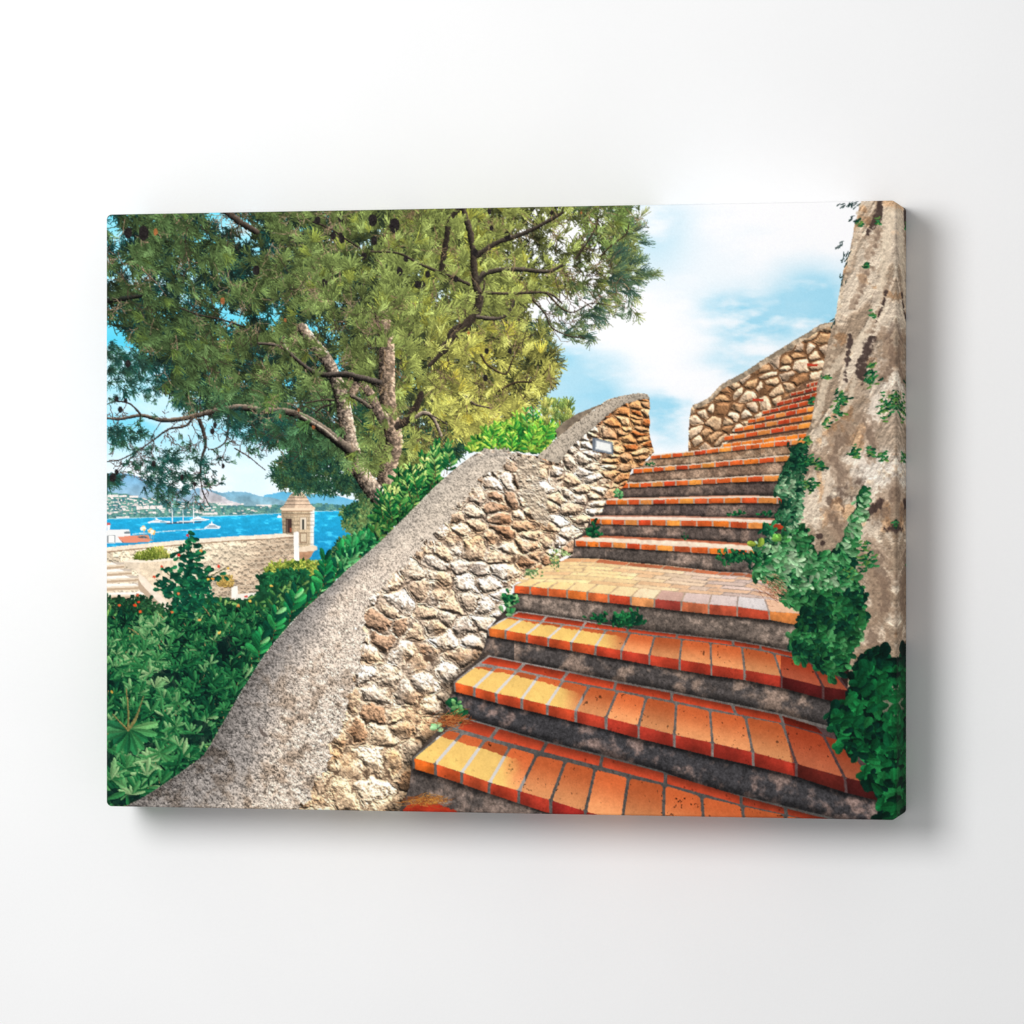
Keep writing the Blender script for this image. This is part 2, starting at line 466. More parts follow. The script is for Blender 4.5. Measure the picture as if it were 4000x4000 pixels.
def paint_bastion():
    # pale wall with coursed stones running to the watch turret
    top = curve([(400, 2140), (520, 2128), (700, 2111), (900, 2096), (1060, 2087), (1148, 2079)], 6)
    a = Area(list(map(tuple, top)) + [(1152, 2340), (1000, 2440), (400, 2440)])
    lit = sstep(1050, 760, a.X + (a.Y - 2200) * 1.0 + 160 * (N90[a.sl] - 0.5))
    base = lerp(A(198, 174, 148), A(246, 226, 196), lit[..., None])
    grain = lerp(N10[a.sl], FINE[a.sl], 0.35)
    base = base * (0.80 + 0.40 * grain)[..., None]
    # courses and joints
    slope = (a.X - 900) * (-0.085)
    vy = (a.Y - 2100 - slope * (1 - (a.Y - 2100) / 420)) / 21.0
    row = np.floor(vy)
    vx = (a.X + row % 2 * 32 + np.sin(row * 7.1) * 9) / 64.0
    jx, jy = np.abs(vx - np.round(vx)) * 64, np.abs(vy - np.round(vy)) * 21
    j = np.minimum(jx, jy) < 2.0
    cell = np.sin(row * 12.9 + np.floor(vx + 0.5) * 78.2) * 43758.5
    base = base * (0.88 + 0.24 * (cell - np.floor(cell)))[..., None]
    jl = sstep(560, 760, a.X)
    base = lerp(base, base * 0.3 + A(160, 148, 130), (j * 0.75 * jl)[..., None])
    rough = sstep(0.50, 0.62, np.roll(N10[a.sl], 2, 0) - N10[a.sl] + 0.5)
    base = base * (1 - 0.35 * rough)[..., None]
    a.put(np.clip(base, 0, 255))
    cp = list(map(tuple, top))
    a = Area(cp + [(x, y + 17) for x, y in cp[::-1]])
    a.put(tint((240, 224, 202), (N10[a.sl], .08), (FINE[a.sl], .06)))
    a = Area([(x, y + 16) for x, y in cp] + [(x, y + 21) for x, y in cp[::-1]])
    a.put((150, 118, 92), 0.8)
    # planter and the pale steps
    a = Area([(482, 2192), (548, 2186), (690, 2176), (690, 2190), (560, 2196), (548, 2360), (545, 2240), (520, 2226), (484, 2208)])
    a.put(tint((222, 204, 180), (N10[a.sl], .15)))
    a = Area([(548, 2198), (690, 2184), (700, 2400), (640, 2380), (560, 2260), (549, 2240)])
    a.put(tint((226, 206, 178), (N10[a.sl], .14), (FINE[a.sl], .08)))
    a = Area([(482, 2190), (640, 2180), (700, 2176), (700, 2186), (552, 2199), (486, 2196)])
    a.put((242, 228, 208))
    for i, (y, xr) in enumerate([(2196, 486), (2222, 516), (2248, 540), (2278, 572), (2312, 598), (2346, 626), (2374, 650)]):
        Area([(400, y + 4), (xr - 26, y), (xr, y + 2), (xr, y + 26), (400, y + 34)]).put((232, 214, 190))
        a = Area([(400, y + 4), (xr - 40, y), (xr - 2, y + 2), (xr - 8, y + 8), (400, y + 14)])
        a.put(tint((246, 240, 232), (N10[a.sl], .05)))
        Area([(400, y + 21), (xr, y + 14), (xr, y + 22), (400, y + 31)]).put((176, 148, 120), 0.75)
        Area([(xr - 52, y), (xr - 4, y + 1), (xr, y + 10), (xr - 30, y + 9)]).put((178, 160, 142), 0.7)
    a = Area([(540, 2240), (566, 2256), (612, 2310), (660, 2362), (690, 2388), (640, 2392), (590, 2330), (545, 2286)])
    a.put(tint((238, 222, 202), (N10[a.sl], .07)))
    a = Area([(540, 2260), (552, 2282), (600, 2334), (650, 2384), (610, 2372), (560, 2318), (540, 2300)])
    a.put((186, 162, 138))
    Area([(905, 2290), (928, 2288), (930, 2336), (905, 2338)]).put((244, 238, 228))
    Area([(925, 2322), (1000, 2314), (985, 2360), (900, 2370)]).put((236, 228, 216))
    # turret
    body = Area([(1098, 1986), (1228, 1986), (1226, 2134), (1170, 2140), (1148, 2090), (1105, 2084)])
    f = sstep(1150, 1140, body.X) * 0.2
    c = tint((206, 182, 150), (N10[body.sl], .12), (FINE[body.sl], .12)) * (1 - f)[..., None]
    c = lerp(c, np.broadcast_to(A(246, 240, 230), c.shape), sstep(1208, 1216, body.X)[..., None])
    vy = (body.Y - 1990) / 15.0
    vx = (body.X + np.floor(vy) % 2 * 14) / 28
    j = np.minimum(np.abs(vy - np.round(vy)) * 15, np.abs(vx - np.round(vx)) * 28) < 1.1
    c = lerp(c, c * 0.72, j[..., None].astype(np.float32))
    body.put(np.clip(c, 0, 255))
    Area([(1103, 2008), (1150, 2009), (1216, 2007), (1216, 2011), (1150, 2013), (1103, 2012)]).put((160, 132, 106), 0.7)
    Area([(1116, 2026), (1140, 2026), (1141, 2082), (1117, 2081)]).put((66, 48, 44))
    Area([(1118, 2030), (1124, 2030), (1124, 2080), (1118, 2080)]).put((110, 92, 80))
    Area([(1133, 2062), (1139, 2062), (1140, 2080), (1132, 2078)]).put((150, 82, 60))
    Area([(1170, 2018), (1200, 2018), (1200, 2070), (1170, 2070)]).put((164, 138, 112))
    Area([(1173, 2021), (1197, 2021), (1197, 2070), (1173, 2070)]).put((228, 212, 188))
    Area([(1179, 2029), (1187, 2029), (1187, 2068), (1179, 2068)]).put((44, 46, 44))
    Area([(1170, 2081), (1200, 2081), (1200, 2121), (1170, 2121)]).put((150, 124, 100))
    a = Area([(1174, 2085), (1196, 2085), (1196, 2117), (1174, 2117)])
    a.put(tint((214, 194, 164), (FINE[a.sl], .15)))
    # bell-shaped roof
    prof = curve([(1160, 1916), (1145, 1924), (1130, 1938), (1118, 1958), (1108, 1974), (1094, 1985)], 6)
    pr2 = curve([(1160, 1916), (1176, 1922), (1194, 1936), (1206, 1956), (1216, 1972), (1232, 1984)], 6)
    a = Area(list(map(tuple, prof)) + [(1097, 1992), (1229, 1992)] + list(map(tuple, pr2[::-1])))
    c = tint((222, 192, 164), (N10[a.sl], .1), (FINE[a.sl], .12))
    c *= np.where(a.X < 1152 - (a.Y - 1920) * 0.35 * 0, 0.84, 1.03)[..., None]
    b = (a.Y - 1916) / 13.6
    c *= (1 - 0.4 * (np.abs(b - np.round(b)) < 0.09))[..., None]
    a.put(np.clip(c, 0, 255))
    Area([(1093, 1984), (1232, 1983), (1230, 1991), (1222, 1995), (1103, 1995), (1095, 1991)]).put((238, 214, 184))
    Area([(1103, 1994), (1222, 1994), (1222, 1998), (1103, 1998)]).put((150, 112, 84))
    Area([(1152, 1917), (1170, 1917), (1165, 1908), (1163, 1898), (1165, 1890), (1160, 1884), (1156, 1890), (1158, 1898), (1157, 1908)]).put((176, 146, 116))
    # corbel below and the pale end pier
    a = Area([(1166, 2138), (1228, 2130), (1238, 2136), (1240, 2146), (1226, 2154), (1166, 2156)])
    a.put(tint((236, 214, 186), (N10[a.sl], .08)))
    a = Area([(1168, 2156), (1226, 2154), (1214, 2176), (1196, 2192), (1170, 2196)])
    a.put(tint((184, 140, 108), (N10[a.sl], .15)))
    a = Area([(1146, 2080), (1166, 2076), (1169, 2194), (1149, 2196)])
    a.put(tint((248, 244, 238), (N10[a.sl], .05)))
# ---- masonry
def worley(u, v, seed):
    """Nearest and second nearest jittered point: F1, F2, cell id, offset to the point."""
    r = np.random.RandomState(seed)
    tx, ty, ti = (r.rand(64, 64).astype(np.float32) for _ in range(3))
    iu, iv = np.floor(u).astype(int), np.floor(v).astype(int)
    f1 = np.full(u.shape, 9, np.float32)
    f2 = f1.copy()
    cid = np.zeros(u.shape, np.float32)
    ou, ov = np.zeros(u.shape, np.float32), np.zeros(u.shape, np.float32)
    for dy in (-1, 0, 1):
        for dx in (-1, 0, 1):
            a, b = (iu + dx) & 63, (iv + dy) & 63
            px = iu + dx + 0.5 + 0.92 * (tx[b, a] - 0.5)
            py = iv + dy + 0.5 + 0.92 * (ty[b, a] - 0.5)
            du, dv = u - px, v - py
            d = np.sqrt(du * du + dv * dv) * (0.85 + 0.3 * ti[(b + 17) & 63, a])
            nearer = d < f1
            f2 = np.where(nearer, f1, np.minimum(f2, d))
            cid = np.where(nearer, ti[b, a], cid)
            ou, ov = np.where(nearer, du, ou), np.where(nearer, dv, ov)
            f1 = np.where(nearer, d, f1)
    return f1, f2, cid, ou, ov

def slope_light(h, lx, ly, gain):
    gy, gx = np.gradient(h)
    return np.clip(0.62 + gain * (-(gx * lx + gy * ly)), 0, 1.6)

STONE = np.array([(240, 222, 200), (226, 196, 164), (206, 160, 118), (190, 128, 82), (214, 184, 152), (246, 232, 214), (200, 182, 166), (222, 172, 124)], np.float32)

def rubble(a, u, v, seed, gap, mortar, crev, gain=9, warm=0.0, rough=1.0, open_joint=0.8):
    """Rough field stones set in mortar over the area a; u, v in stone lengths."""
    u = u + 0.55 * (N90[a.sl] - 0.5) + 0.30 * (N30[a.sl] - 0.5) + 0.07 * (N10[a.sl] - 0.5)
    v = v + 0.55 * (np.roll(N90[a.sl], 60, 1) - 0.5) + 0.34 * (np.roll(N30[a.sl], 40, 1) - 0.5) + 0.08 * (np.roll(N10[a.sl], 20, 1) - 0.5)
    f1, f2, cid, ou, ov = worley(u, v, seed)
    e = f2 - f1 + 0.07 * (N10[a.sl] - 0.5) * rough
    g = gap * (0.25 + 1.5 * np.roll(N90[a.sl], 33, 0))
    body = sstep(g * 0.5, g * 1.2 + 0.02, e)
    dome = np.sqrt(np.clip(sstep(g * 0.3, g * 2.0 + 0.25, e), 0, 1))
    facet = (ou * np.cos(cid * 40) + ov * np.sin(cid * 40)) * 0.5 - np.abs(ou * np.sin(cid * 71) + ov * np.cos(cid * 71)) * 0.5
    h = dome * 0.8 + body * facet + rough * (0.25 * N10[a.sl] + 0.45 * N30[a.sl] + 0.06 * N3[a.sl])
    gy, gx = np.gradient(h)
    lt = np.clip(0.90 + gain * (-(gx * 0.40 + gy * -0.80)), 0.24, 1.22)
    st = STONE[(cid * 7.99).astype(int)]
    under = sstep(0.0, 0.55, ov + 0.3 * (N30[a.sl] - .5))[..., None]
    st = lerp(st, st * A(0.86, 0.66, 0.48), under * (0.26 + warm))
    stain = sstep(0.50, 0.64, np.roll(N30[a.sl], 25, 0) * 0.6 + N90[a.sl] * 0.4)[..., None]
    st = lerp(st, st * A(0.90, 0.72, 0.54), stain * (0.22 + warm))
    mo = np.broadcast_to(A(*mortar), st.shape) * (0.62 + 0.66 * N10[a.sl])[..., None]
    c = lerp(mo, st, body[..., None]) * (0.82 + 0.36 * N3[a.sl])[..., None]
    c = c * lt[..., None]
    # open joints, darkest under a stone's lower edge
    deep = sstep(g * 0.75 + 0.04, g * 0.1, e) * sstep(0.40, 0.58, np.roll(N30[a.sl], 9, 0)) * (0.35 + 0.65 * sstep(-0.1, 0.35, ov))
    c = lerp(c, np.broadcast_to(A(*crev), c.shape), (open_joint * deep)[..., None])
    pits = sstep(0.60, 0.67, N10[a.sl]) * sstep(0.42, 0.58, FINE[a.sl] * 0.4 + N3[a.sl] * 0.6) * rough
    c = c * (1 - 0.42 * pits)[..., None]
    return np.clip(c, 0, 255)

BRICK = [(206, 92, 46), (222, 112, 46), (190, 72, 40), (232, 134, 56), (212, 100, 52), (176, 60, 38), (226, 146, 76), (200, 84, 44)]

def quad(a, b, c, d, col, shade, gu=0.0, gv=0.0, rnd=0.10, speck=0.0, wear=0.12):
    """A brick face. a-b along the lower edge, d-c along the upper one; shade(u, v) gives its tone."""
    ar = Area([a, b, c, d])
    if not ar.m.any():
        return
    def dist(p, q):
        dx, dy = q[0] - p[0], q[1] - p[1]
        return np.abs((ar.X - p[0]) * dy - (ar.Y - p[1]) * dx) / (math.hypot(dx, dy) + 1e-6)
    l, r, lo, up = dist(a, d), dist(b, c), dist(a, b), dist(d, c)
    u, v = l / (l + r + 1e-6), lo / (lo + up + 1e-6)
    wu = (l + r)
    wv = (lo + up)
    nz = (N10[ar.sl] - 0.5) * 2.4
    eu, ev = np.minimum(l, r) - gu + nz, np.minimum(lo, up) - gv + nz * 0.6
    rr = rnd * np.minimum(wu, wv) + 0.5
    cu, cv = np.clip(1 - eu / rr, 0, 2), np.clip(1 - ev / rr, 0, 2)
    m = (eu > 0) & (ev > 0) & (cu * cu + cv * cv < 1.15)
    base = np.asarray(col, np.float32)
    c_ = shade(u, v, base) if callable(shade) else np.broadcast_to(base, u.shape + (3,)) * shade
    c_ = c_ * (1 + wear * (N30[ar.sl] - 0.5) * 2 + wear * (N10[ar.sl] - 0.5) + 0.10 * (N3[ar.sl] - 0.5))[..., None]
    if speck:
        sp = sstep(0.70, 0.76, N10[ar.sl]) * sstep(0.5, 0.62, np.roll(N30[ar.sl], 13, 1)) + 0.7 * sstep(0.80, 0.86, N3[ar.sl]) * sstep(.5, .6, N30[ar.sl])
        c_ = c_ * (1 - speck * np.clip(sp, 0, 1))[..., None]
    ar.m = m & ar.m
    ar.put(np.clip(c_, 0, 255))

def riser(poly, tone, patch, seed=0, up=None):
    """Cement face under a nosing: dark and mottled, paler patches in its middle."""
    a = Area(poly)
    t = sstep(0.46, 0.64, np.roll(N90[a.sl], seed * 17, 1) * 0.55 + np.roll(N30[a.sl], seed * 7, 1) * 0.45)
    gr = 0.30 + 0.62 * N10[a.sl] + 0.50 * N3[a.sl] + 0.22 * FINE[a.sl]
    c = lerp(A(*tone), A(*patch), t[..., None]) * gr[..., None]
    if up is not None:
        # darker right below the nosing and along the foot
        d = a.Y - np.interp(a.X, [p[0] for p in up[0]], [p[1] for p in up[0]])
        e = np.interp(a.X, [p[0] for p in up[1]], [p[1] for p in up[1]]) - a.Y
        hgt = np.maximum(d + e, 1)
        nz = 0.16 * (N30[a.sl] - .5)
        c = c * (0.40 + 0.60 * sstep(0.0, 0.24, d / hgt + nz))[..., None]
        c = c * (0.52 + 0.48 * sstep(0.0, 0.36, e / hgt + nz))[..., None]
    a.put(np.clip(c, 0, 255))

def step(lip, foot, rowline, back, left, tread_fn, stretch=None, mort=(150, 142, 132), face_cols=None, face_tone=1.0, rowcol=None, lit=None, gap=4.0, spk=0.5):
    """One stair. lip / foot: brick joints along the nosing and below its face; rowline: the same joints where
    the headers end; stretch: joints of the second row (bottom, top); back: where the next riser stands."""
    xs = [p[0] for p in lip]
    # tread bed in mortar
    bed = list(lip) + list(back[::-1]) + (left or [])
    a = Area(bed)
    mc = tint(mort, (N10[a.sl], .22), (FINE[a.sl], .16))
    if lit is not None:
        lx = np.array([p[0] for p in lit])
        under = (a.Y > np.interp(a.X, lx, [p[1] for p in lit], left=9e9, right=9e9)).astype(np.float32)
        mc = lerp(mc, np.broadcast_to(A(232, 226, 220), mc.shape), under[..., None] * 0.85)
        fade = sstep(lit[-1][0] - 130, lit[-1][0], a.X)
        mc = mc * (1 - 0.28 * fade)[..., None]
    a.put(np.clip(mc, 0, 255))
    n = len(lip)
    if stretch:
        for i in range(len(stretch) - 1):
            (b0, t0), (b1, t1) = stretch[i], stretch[i + 1]
            w = (b1[0] - b0[0])
            col = A(*(rowcol or (186, 66, 38))) * rng.uniform(0.9, 1.08)
            def sh(u, v, base, i=i):
                f = lerp(1.08, 0.66, sstep(0.1, 1.0, v)) * (1.0 - 0.22 * sstep(2450, 3150, b0[0]))
                return base * f[..., None]
            quad(b0, b1, t1, t0, col, sh, gap, gap * 0.8, 0.12, spk * 0.5)
    for i in range(n - 1):
        q = (lip[i], lip[i + 1], rowline[i + 1], rowline[i])
        quad(*q, A(255, 255, 255), lambda u, v, base, i=i: tread_fn(u, v, i), 0.9 * gap, 0.0, 0.10, spk, 0.07)
    if lit is not None:
        # sunlight lying on the front of the tread up to the wall's shadow
        pl = [(x, y) for x, y in lip if x <= lit[-1][0] + 5]
        a = Area(pl + [(lit[-1][0], pl[-1][1] - 4)] + list(lit[::-1]), 5)
        w = 1 - sstep(lit[-1][0] - 110, lit[-1][0] + 6, a.X + (N90[a.sl] - .5) * 60)
        src = img[a.sl].copy()
        lum = src.mean(-1, keepdims=True)
        jt = sstep(18, 40, src[..., 0:1] - src[..., 2:3])       # bricks, not joints
        brk = np.clip(A(252, 208, 118) * (0.92 + 0.10 * N30[a.sl] + 0.06 * (N3[a.sl] - .5))[..., None] * (0.86 + 0.14 * lum / 140), 0, 255)
        brk = np.clip(brk, 0, 255)
        c = lerp(np.clip(src, 0, 255), brk, jt)
        a.put(c, w * 0.97)
    # brick faces of the nosing
    fa = Area(list(lip) + list(foot[::-1]))
    fa.put(tint(A(*mort) * 0.82, (N10[fa.sl], .2), (FINE[fa.sl], .15)))
    for i in range(n - 1):
        col = A(*(face_cols[i % len(face_cols)] if face_cols else BRICK[rng.randint(len(BRICK))]))
        def shf(u, v, base):
            return base * (lerp(0.86, 1.05, sstep(0.0, 0.9, v)) * face_tone * (0.95 + 0.12 * np.sin(u * 5 + i)))[..., None]
        quad(foot[i], foot[i + 1], lip[i + 1], lip[i], col, shf, gap * 0.9, 0.0, 0.10, spk * 0.4, 0.16)

def tread_orange(x0, x1):
    """Headers: pale orange at the worn lip, deep orange at the back, duller to the right."""
    def fn(u, v, i):
        lo, hi = A(240, 160, 104), A(205, 98, 52)
        c = lerp(lo, hi, sstep(0.0, 0.95, v)[..., None])
        return c * (0.95 + 0.09 * math.sin(i * 2.4))
    return fn

def thin_step(face_top, face_bot, tread_back, tread_col, back_col, cols, gap=2.6, lip_lit=5.0, tone=1.0, nose=(236, 214, 190)):
    """A stair seen almost edge on: a sliver of tread, a row of brick ends."""
    if tread_back:
        a = Area(list(face_top) + list(tread_back[::-1]))
        ux = [p[0] for p in tread_back]
        d = a.Y - np.interp(a.X, ux, [p[1] for p in tread_back])
        e = np.interp(a.X, [p[0] for p in face_top], [p[1] for p in face_top]) - a.Y
        f = d / np.maximum(d + e, 1)
        c = lerp(A(*back_col), A(*tread_col), sstep(0.18, 0.42, f + 0.25 * (N30[a.sl] - .5))[..., None]) * (0.86 + 0.28 * N10[a.sl])[..., None]
        a.put(np.clip(c, 0, 255))
    fa = Area(list(face_top) + list(face_bot[::-1]))
    fa.put(tint((176, 152, 134), (N10[fa.sl], .2), (FINE[fa.sl], .1)))
    for i in range(len(face_top) - 1):
        col = A(*cols[i % len(cols)]) * rng.uniform(0.92, 1.06)
        def shf(u, v, base):
            return base * (tone * (0.9 + 0.16 * v))[..., None]
        quad(face_bot[i], face_bot[i + 1], face_top[i + 1], face_top[i], col, shf, gap, 0.6, 0.22, 0.3, 0.22)
    if lip_lit:
        p = list(face_top)
        Area([(x, y - lip_lit) for x, y in p] + [(x, y + 1.2) for x, y in p[::-1]], 1).put(nose, 0.85)

def paint_stairs():
    OR = [(214, 96, 44), (232, 122, 46), (206, 84, 42), (226, 140, 70), (196, 70, 38), (218, 104, 48), (236, 150, 66), (204, 92, 50)]
    DK = [(186, 64, 38), (200, 80, 42), (168, 54, 36)]
    a = Area([(2540, 1790), (3150, 1740), (3420, 2200), (3530, 3230), (1500, 3230), (1560, 3000), (1840, 2540), (2200, 2100)])
    a.put(tint((70, 60, 54), (N10[a.sl], .3), (N30[a.sl], .3)))
    # upper flight, nearest the top first
    up = [((3149, 1501), (3149, 1513), (3200, 1487), (3200, 1501)), ((3087, 1537), (3087, 1547), (3205, 1505), (3205, 1521)),
          ((3034, 1572), (3034, 1585), (3205, 1528), (3205, 1545)), ((2977, 1606), (2977, 1618), (3200, 1554), (3200, 1572)),
          ((2921, 1640), (2921, 1653), (3195, 1582), (3195, 1601)), ((2867, 1673), (2867, 1687), (3185, 1615), (3185, 1635)),
          ((2826, 1706), (2826, 1721), (3170, 1649), (3170, 1668)), ((2823, 1734), (2823, 1750), (3165, 1690), (3165, 1714))]
    base = Area([(2800, 1760), (3149, 1490), (3215, 1475), (3200, 1720), (3150, 1740)])
    base.put(tint((120, 88, 66), (N10[base.sl], .25), (N3[base.sl], .2)))
    for k, (a0, a1, b0, b1) in enumerate(up):
        n = [3, 4, 5, 6, 7, 7, 7, 8][k]
        t = (np.arange(n + 1) / n) ** 1.12
        ft = [(lerp(a0[0], b0[0], q), lerp(a0[1], b0[1], q)) for q in t]
        fb = [(lerp(a1[0], b1[0], q), lerp(a1[1], b1[1], q)) for q in t]
        if k:
            ar = Area([(x, y + 1) for x, y in fb] + [(x, y + 8) for x, y in fb[::-1]])
            ar.put((58, 40, 34), 0.75)
        dk = [DK, DK, DK, [(206, 84, 42), (190, 66, 38)], OR, OR, OR, [(236, 130, 44), (226, 112, 44)]][k]
        thin_step(ft, fb, None, None, None, dk, 1.8, 2.2, 1.0 if k > 2 else 0.92, (238, 190, 150))
    # middle flight: brick joints along the top and the foot of every nosing, measured left to right
    S10 = ([(2541, 1779), (2581, 1776), (2624, 1771), (2666, 1767), (2710, 1763), (2758, 1756), (2807, 1749), (2858, 1745), (2912, 1738), (2968, 1733), (3025, 1725), (3089, 1719), (3150, 1712)],
           [(2541, 1793), (2581, 1789), (2624, 1787), (2666, 1782), (2710, 1778), (2758, 1772), (2807, 1766), (2858, 1761), (2912, 1756), (2968, 1749), (3025, 1744), (3089, 1738), (3150, 1731)], None)
    S9 = ([(2471, 1832), (2510, 1829), (2550, 1826), (2594, 1822), (2639, 1819), (2688, 1816), (2740, 1811), (2792, 1805), (2848, 1800), (2903, 1795), (2964, 1790), (3025, 1783), (3087, 1778), (3125, 1775)],
          [(2471, 1849), (2510, 1846), (2550, 1843), (2594, 1838), (2639, 1835), (2688, 1832), (2740, 1827), (2792, 1824), (2848, 1818), (2903, 1814), (2964, 1809), (3025, 1804), (3087, 1800), (3125, 1797)], None)
    S8 = ([(2419, 1889), (2456, 1887), (2499, 1886), (2546, 1883), (2591, 1880), (2639, 1877), (2689, 1875), (2742, 1872), (2797, 1869), (2856, 1865), (2919, 1861), (2981, 1858), (3047, 1856), (3100, 1856)],
          [(2419, 1906), (2456, 1905), (2499, 1903), (2546, 1901), (2591, 1899), (2639, 1896), (2689, 1894), (2742, 1891), (2797, 1888), (2856, 1884), (2919, 1882), (2981, 1879), (3047, 1878), (3100, 1877)], None)
    S7 = ([(2366, 1952), (2408, 1951), (2452, 1951), (2499, 1951), (2547, 1950), (2599, 1949), (2652, 1947), (2710, 1946), (2765, 1945), (2828, 1944), (2895, 1942), (2959, 1942), (3036, 1943), (3085, 1944)],
          [(2366, 1972), (2408, 1970), (2452, 1970), (2499, 1969), (2547, 1969), (2599, 1968), (2652, 1967), (2710, 1966), (2765, 1966), (2828, 1965), (2895, 1964), (2959, 1965), (3036, 1966), (3085, 1967)],
          [(2374, 1945), (2600, 1942), (2700, 1939), (2900, 1935), (3085, 1938)])
    S6 = ([(2304, 2025), (2346, 2026), (2390, 2028), (2440, 2028), (2491, 2029), (2544, 2029), (2602, 2030), (2658, 2031), (2721, 2032), (2783, 2033), (2850, 2035), (2920, 2038), (2996, 2041), (3075, 2048)],
          [(2304, 2046), (2346, 2047), (2390, 2048), (2440, 2049), (2491, 2051), (2544, 2051), (2602, 2053), (2658, 2054), (2721, 2055), (2783, 2056), (2850, 2059), (2920, 2064), (2996, 2066), (3075, 2070)],
          [(2318, 2013), (2400, 2014), (2521, 2014), (2650, 2015), (2879, 2021), (3039, 2026), (3075, 2032)])
    S5 = ([(2246, 2110), (2291, 2113), (2340, 2115), (2391, 2117), (2446, 2120), (2502, 2124), (2565, 2127), (2630, 2131), (2698, 2134), (2768, 2138), (2842, 2142), (2920, 2147), (2975, 2152)],
          [(2246, 2133), (2291, 2134), (2340, 2136), (2391, 2138), (2446, 2142), (2502, 2145), (2565, 2149), (2630, 2153), (2698, 2158), (2768, 2162), (2842, 2167), (2920, 2172), (2980, 2178)],
          [(2286, 2092), (2429, 2095), (2575, 2102), (2700, 2108), (2787, 2114), (2943, 2124), (2985, 2128)])
    S4lip = [(2007, 2287), (2070, 2291), (2140, 2298), (2215, 2304), (2293, 2312), (2376, 2321), (2464, 2330), (2556, 2339), (2661, 2349), (2768, 2360), (2879, 2369), (3003, 2387), (3141, 2398)]
    S4foot = [(2007, 2316), (2070, 2321), (2140, 2328), (2215, 2336), (2293, 2345), (2376, 2354), (2464, 2364), (2554, 2373), (2660, 2387), (2768, 2398), (2879, 2408), (3006, 2421), (3128, 2444)]
    S4back = [(2225, 2180), (2335, 2182), (2445, 2195), (2550, 2204), (2660, 2215), (2808, 2233), (2917, 2237), (3000, 2262), (3100, 2330), (3170, 2390)]
    S3lip = [(1904, 2453), (1975, 2462), (2057, 2477), (2141, 2492), (2231, 2508), (2327, 2522), (2426, 2540), (2536, 2558), (2654, 2576), (2778, 2597), (2908, 2617), (3053, 2642), (3215, 2682), (3317, 2697)]
    S3foot = [(1907, 2484), (1975, 2496), (2058, 2510), (2141, 2526), (2231, 2542), (2324, 2559), (2426, 2576), (2536, 2597), (2654, 2617), (2778, 2638), (2908, 2656), (3053, 2686), (3215, 2730), (3310, 2752)]
    S3row = [(1981, 2410), (2036, 2421), (2115, 2430), (2198, 2441), (2272, 2452), (2366, 2463), (2459, 2474), (2556, 2487), (2663, 2498), (2775, 2512), (2898, 2529), (3023, 2553), (3169, 2592), (3245, 2610)]
    S3back = [(2025, 2387), (2135, 2402), (2291, 2425), (2450, 2453), (2641, 2475), (2866, 2500), (2965, 2517), (3086, 2542), (3260, 2610)]
    S3str = [((1985, 2409), (2025, 2387)), ((2115, 2428), (2137, 2404)), ((2274, 2450), (2289, 2426)), ((2448, 2470), (2452, 2452)), ((2641, 2494), (2647, 2475)), ((2863, 2523), (2863, 2500)), ((2970, 2538), (2970, 2518)), ((3150, 2582), (3100, 2546))]
    S3lit = [(1940, 2413), (2000, 2418), (2040, 2424), (2100, 2436), (2180, 2450), (2266, 2462), (2340, 2474), (2385, 2478), (2440, 2488)]
    S2lip = [(1772, 2664), (1852, 2685), (1937, 2708), (2038, 2729), (2137, 2753), (2248, 2776), (2367, 2803), (2494, 2834), (2634, 2870), (2782, 2901), (2940, 2938), (3110, 2983), (3299, 3036), (3425, 3066)]
    S2foot = [(1775, 2702), (1852, 2721), (1940, 2746), (2038, 2770), (2137, 2793), (2248, 2821), (2367, 2849), (2494, 2884), (2634, 2918), (2782, 2955), (2942, 2991), (3110, 3033), (3305, 3096), (3434, 3128)]
    S2row = [(1849, 2604), (1934, 2608), (2017, 2622), (2102, 2641), (2198, 2660), (2299, 2682), (2410, 2702), (2523, 2726), (2641, 2748), (2773, 2777), (2912, 2801), (3057, 2828), (3216, 2873), (3300, 2900)]
    S2back = [(1909, 2559), (2050, 2588), (2220, 2621), (2407, 2659), (2613, 2697), (2839, 2743), (3044, 2786), (3240, 2837), (3330, 2880)]
    S2str = [((1866, 2592), (1909, 2560)), ((2022, 2619), (2050, 2588)), ((2192, 2658), (2220, 2622)), ((2396, 2696), (2407, 2661)), ((2624, 2740), (2624, 2702)), ((2876, 2792), (2858, 2750)), ((3060, 2829), (3046, 2788)), ((3230, 2876), (3190, 2832))]
    S2lit = [(1846, 2605), (1915, 2621), (1998, 2634), (2080, 2654), (2130, 2666), (2184, 2683), (2245, 2701), (2275, 2712)]
    S1lip = [(1611, 2960), (1699, 2984), (1803, 3017), (1912, 3056), (2027, 3089), (2151, 3126), (2286, 3169), (2428, 3212), (2590, 3262), (2756, 3306), (2925, 3352), (3110, 3400), (3300, 3450)]
    S1foot = [(1614, 3002), (1701, 3028), (1802, 3061), (1909, 3099), (2025, 3137), (2151, 3179), (2286, 3225), (2428, 3270), (2590, 3320), (2756, 3365), (2925, 3410), (3110, 3460), (3300, 3510)]
    S1row = [(1743, 2851), (1803, 2866), (1893, 2891), (1991, 2918), (2095, 2949), (2207, 2975), (2324, 3005), (2454, 3039), (2594, 3067), (2740, 3112), (2898, 3149), (3066, 3184), (3240, 3230)]
    S1back = [(1814, 2803), (1947, 2840), (2137, 2896), (2348, 2947), (2584, 3011), (2650, 3037), (2799, 3084), (3013, 3135), (3240, 3190), (3300, 3215)]
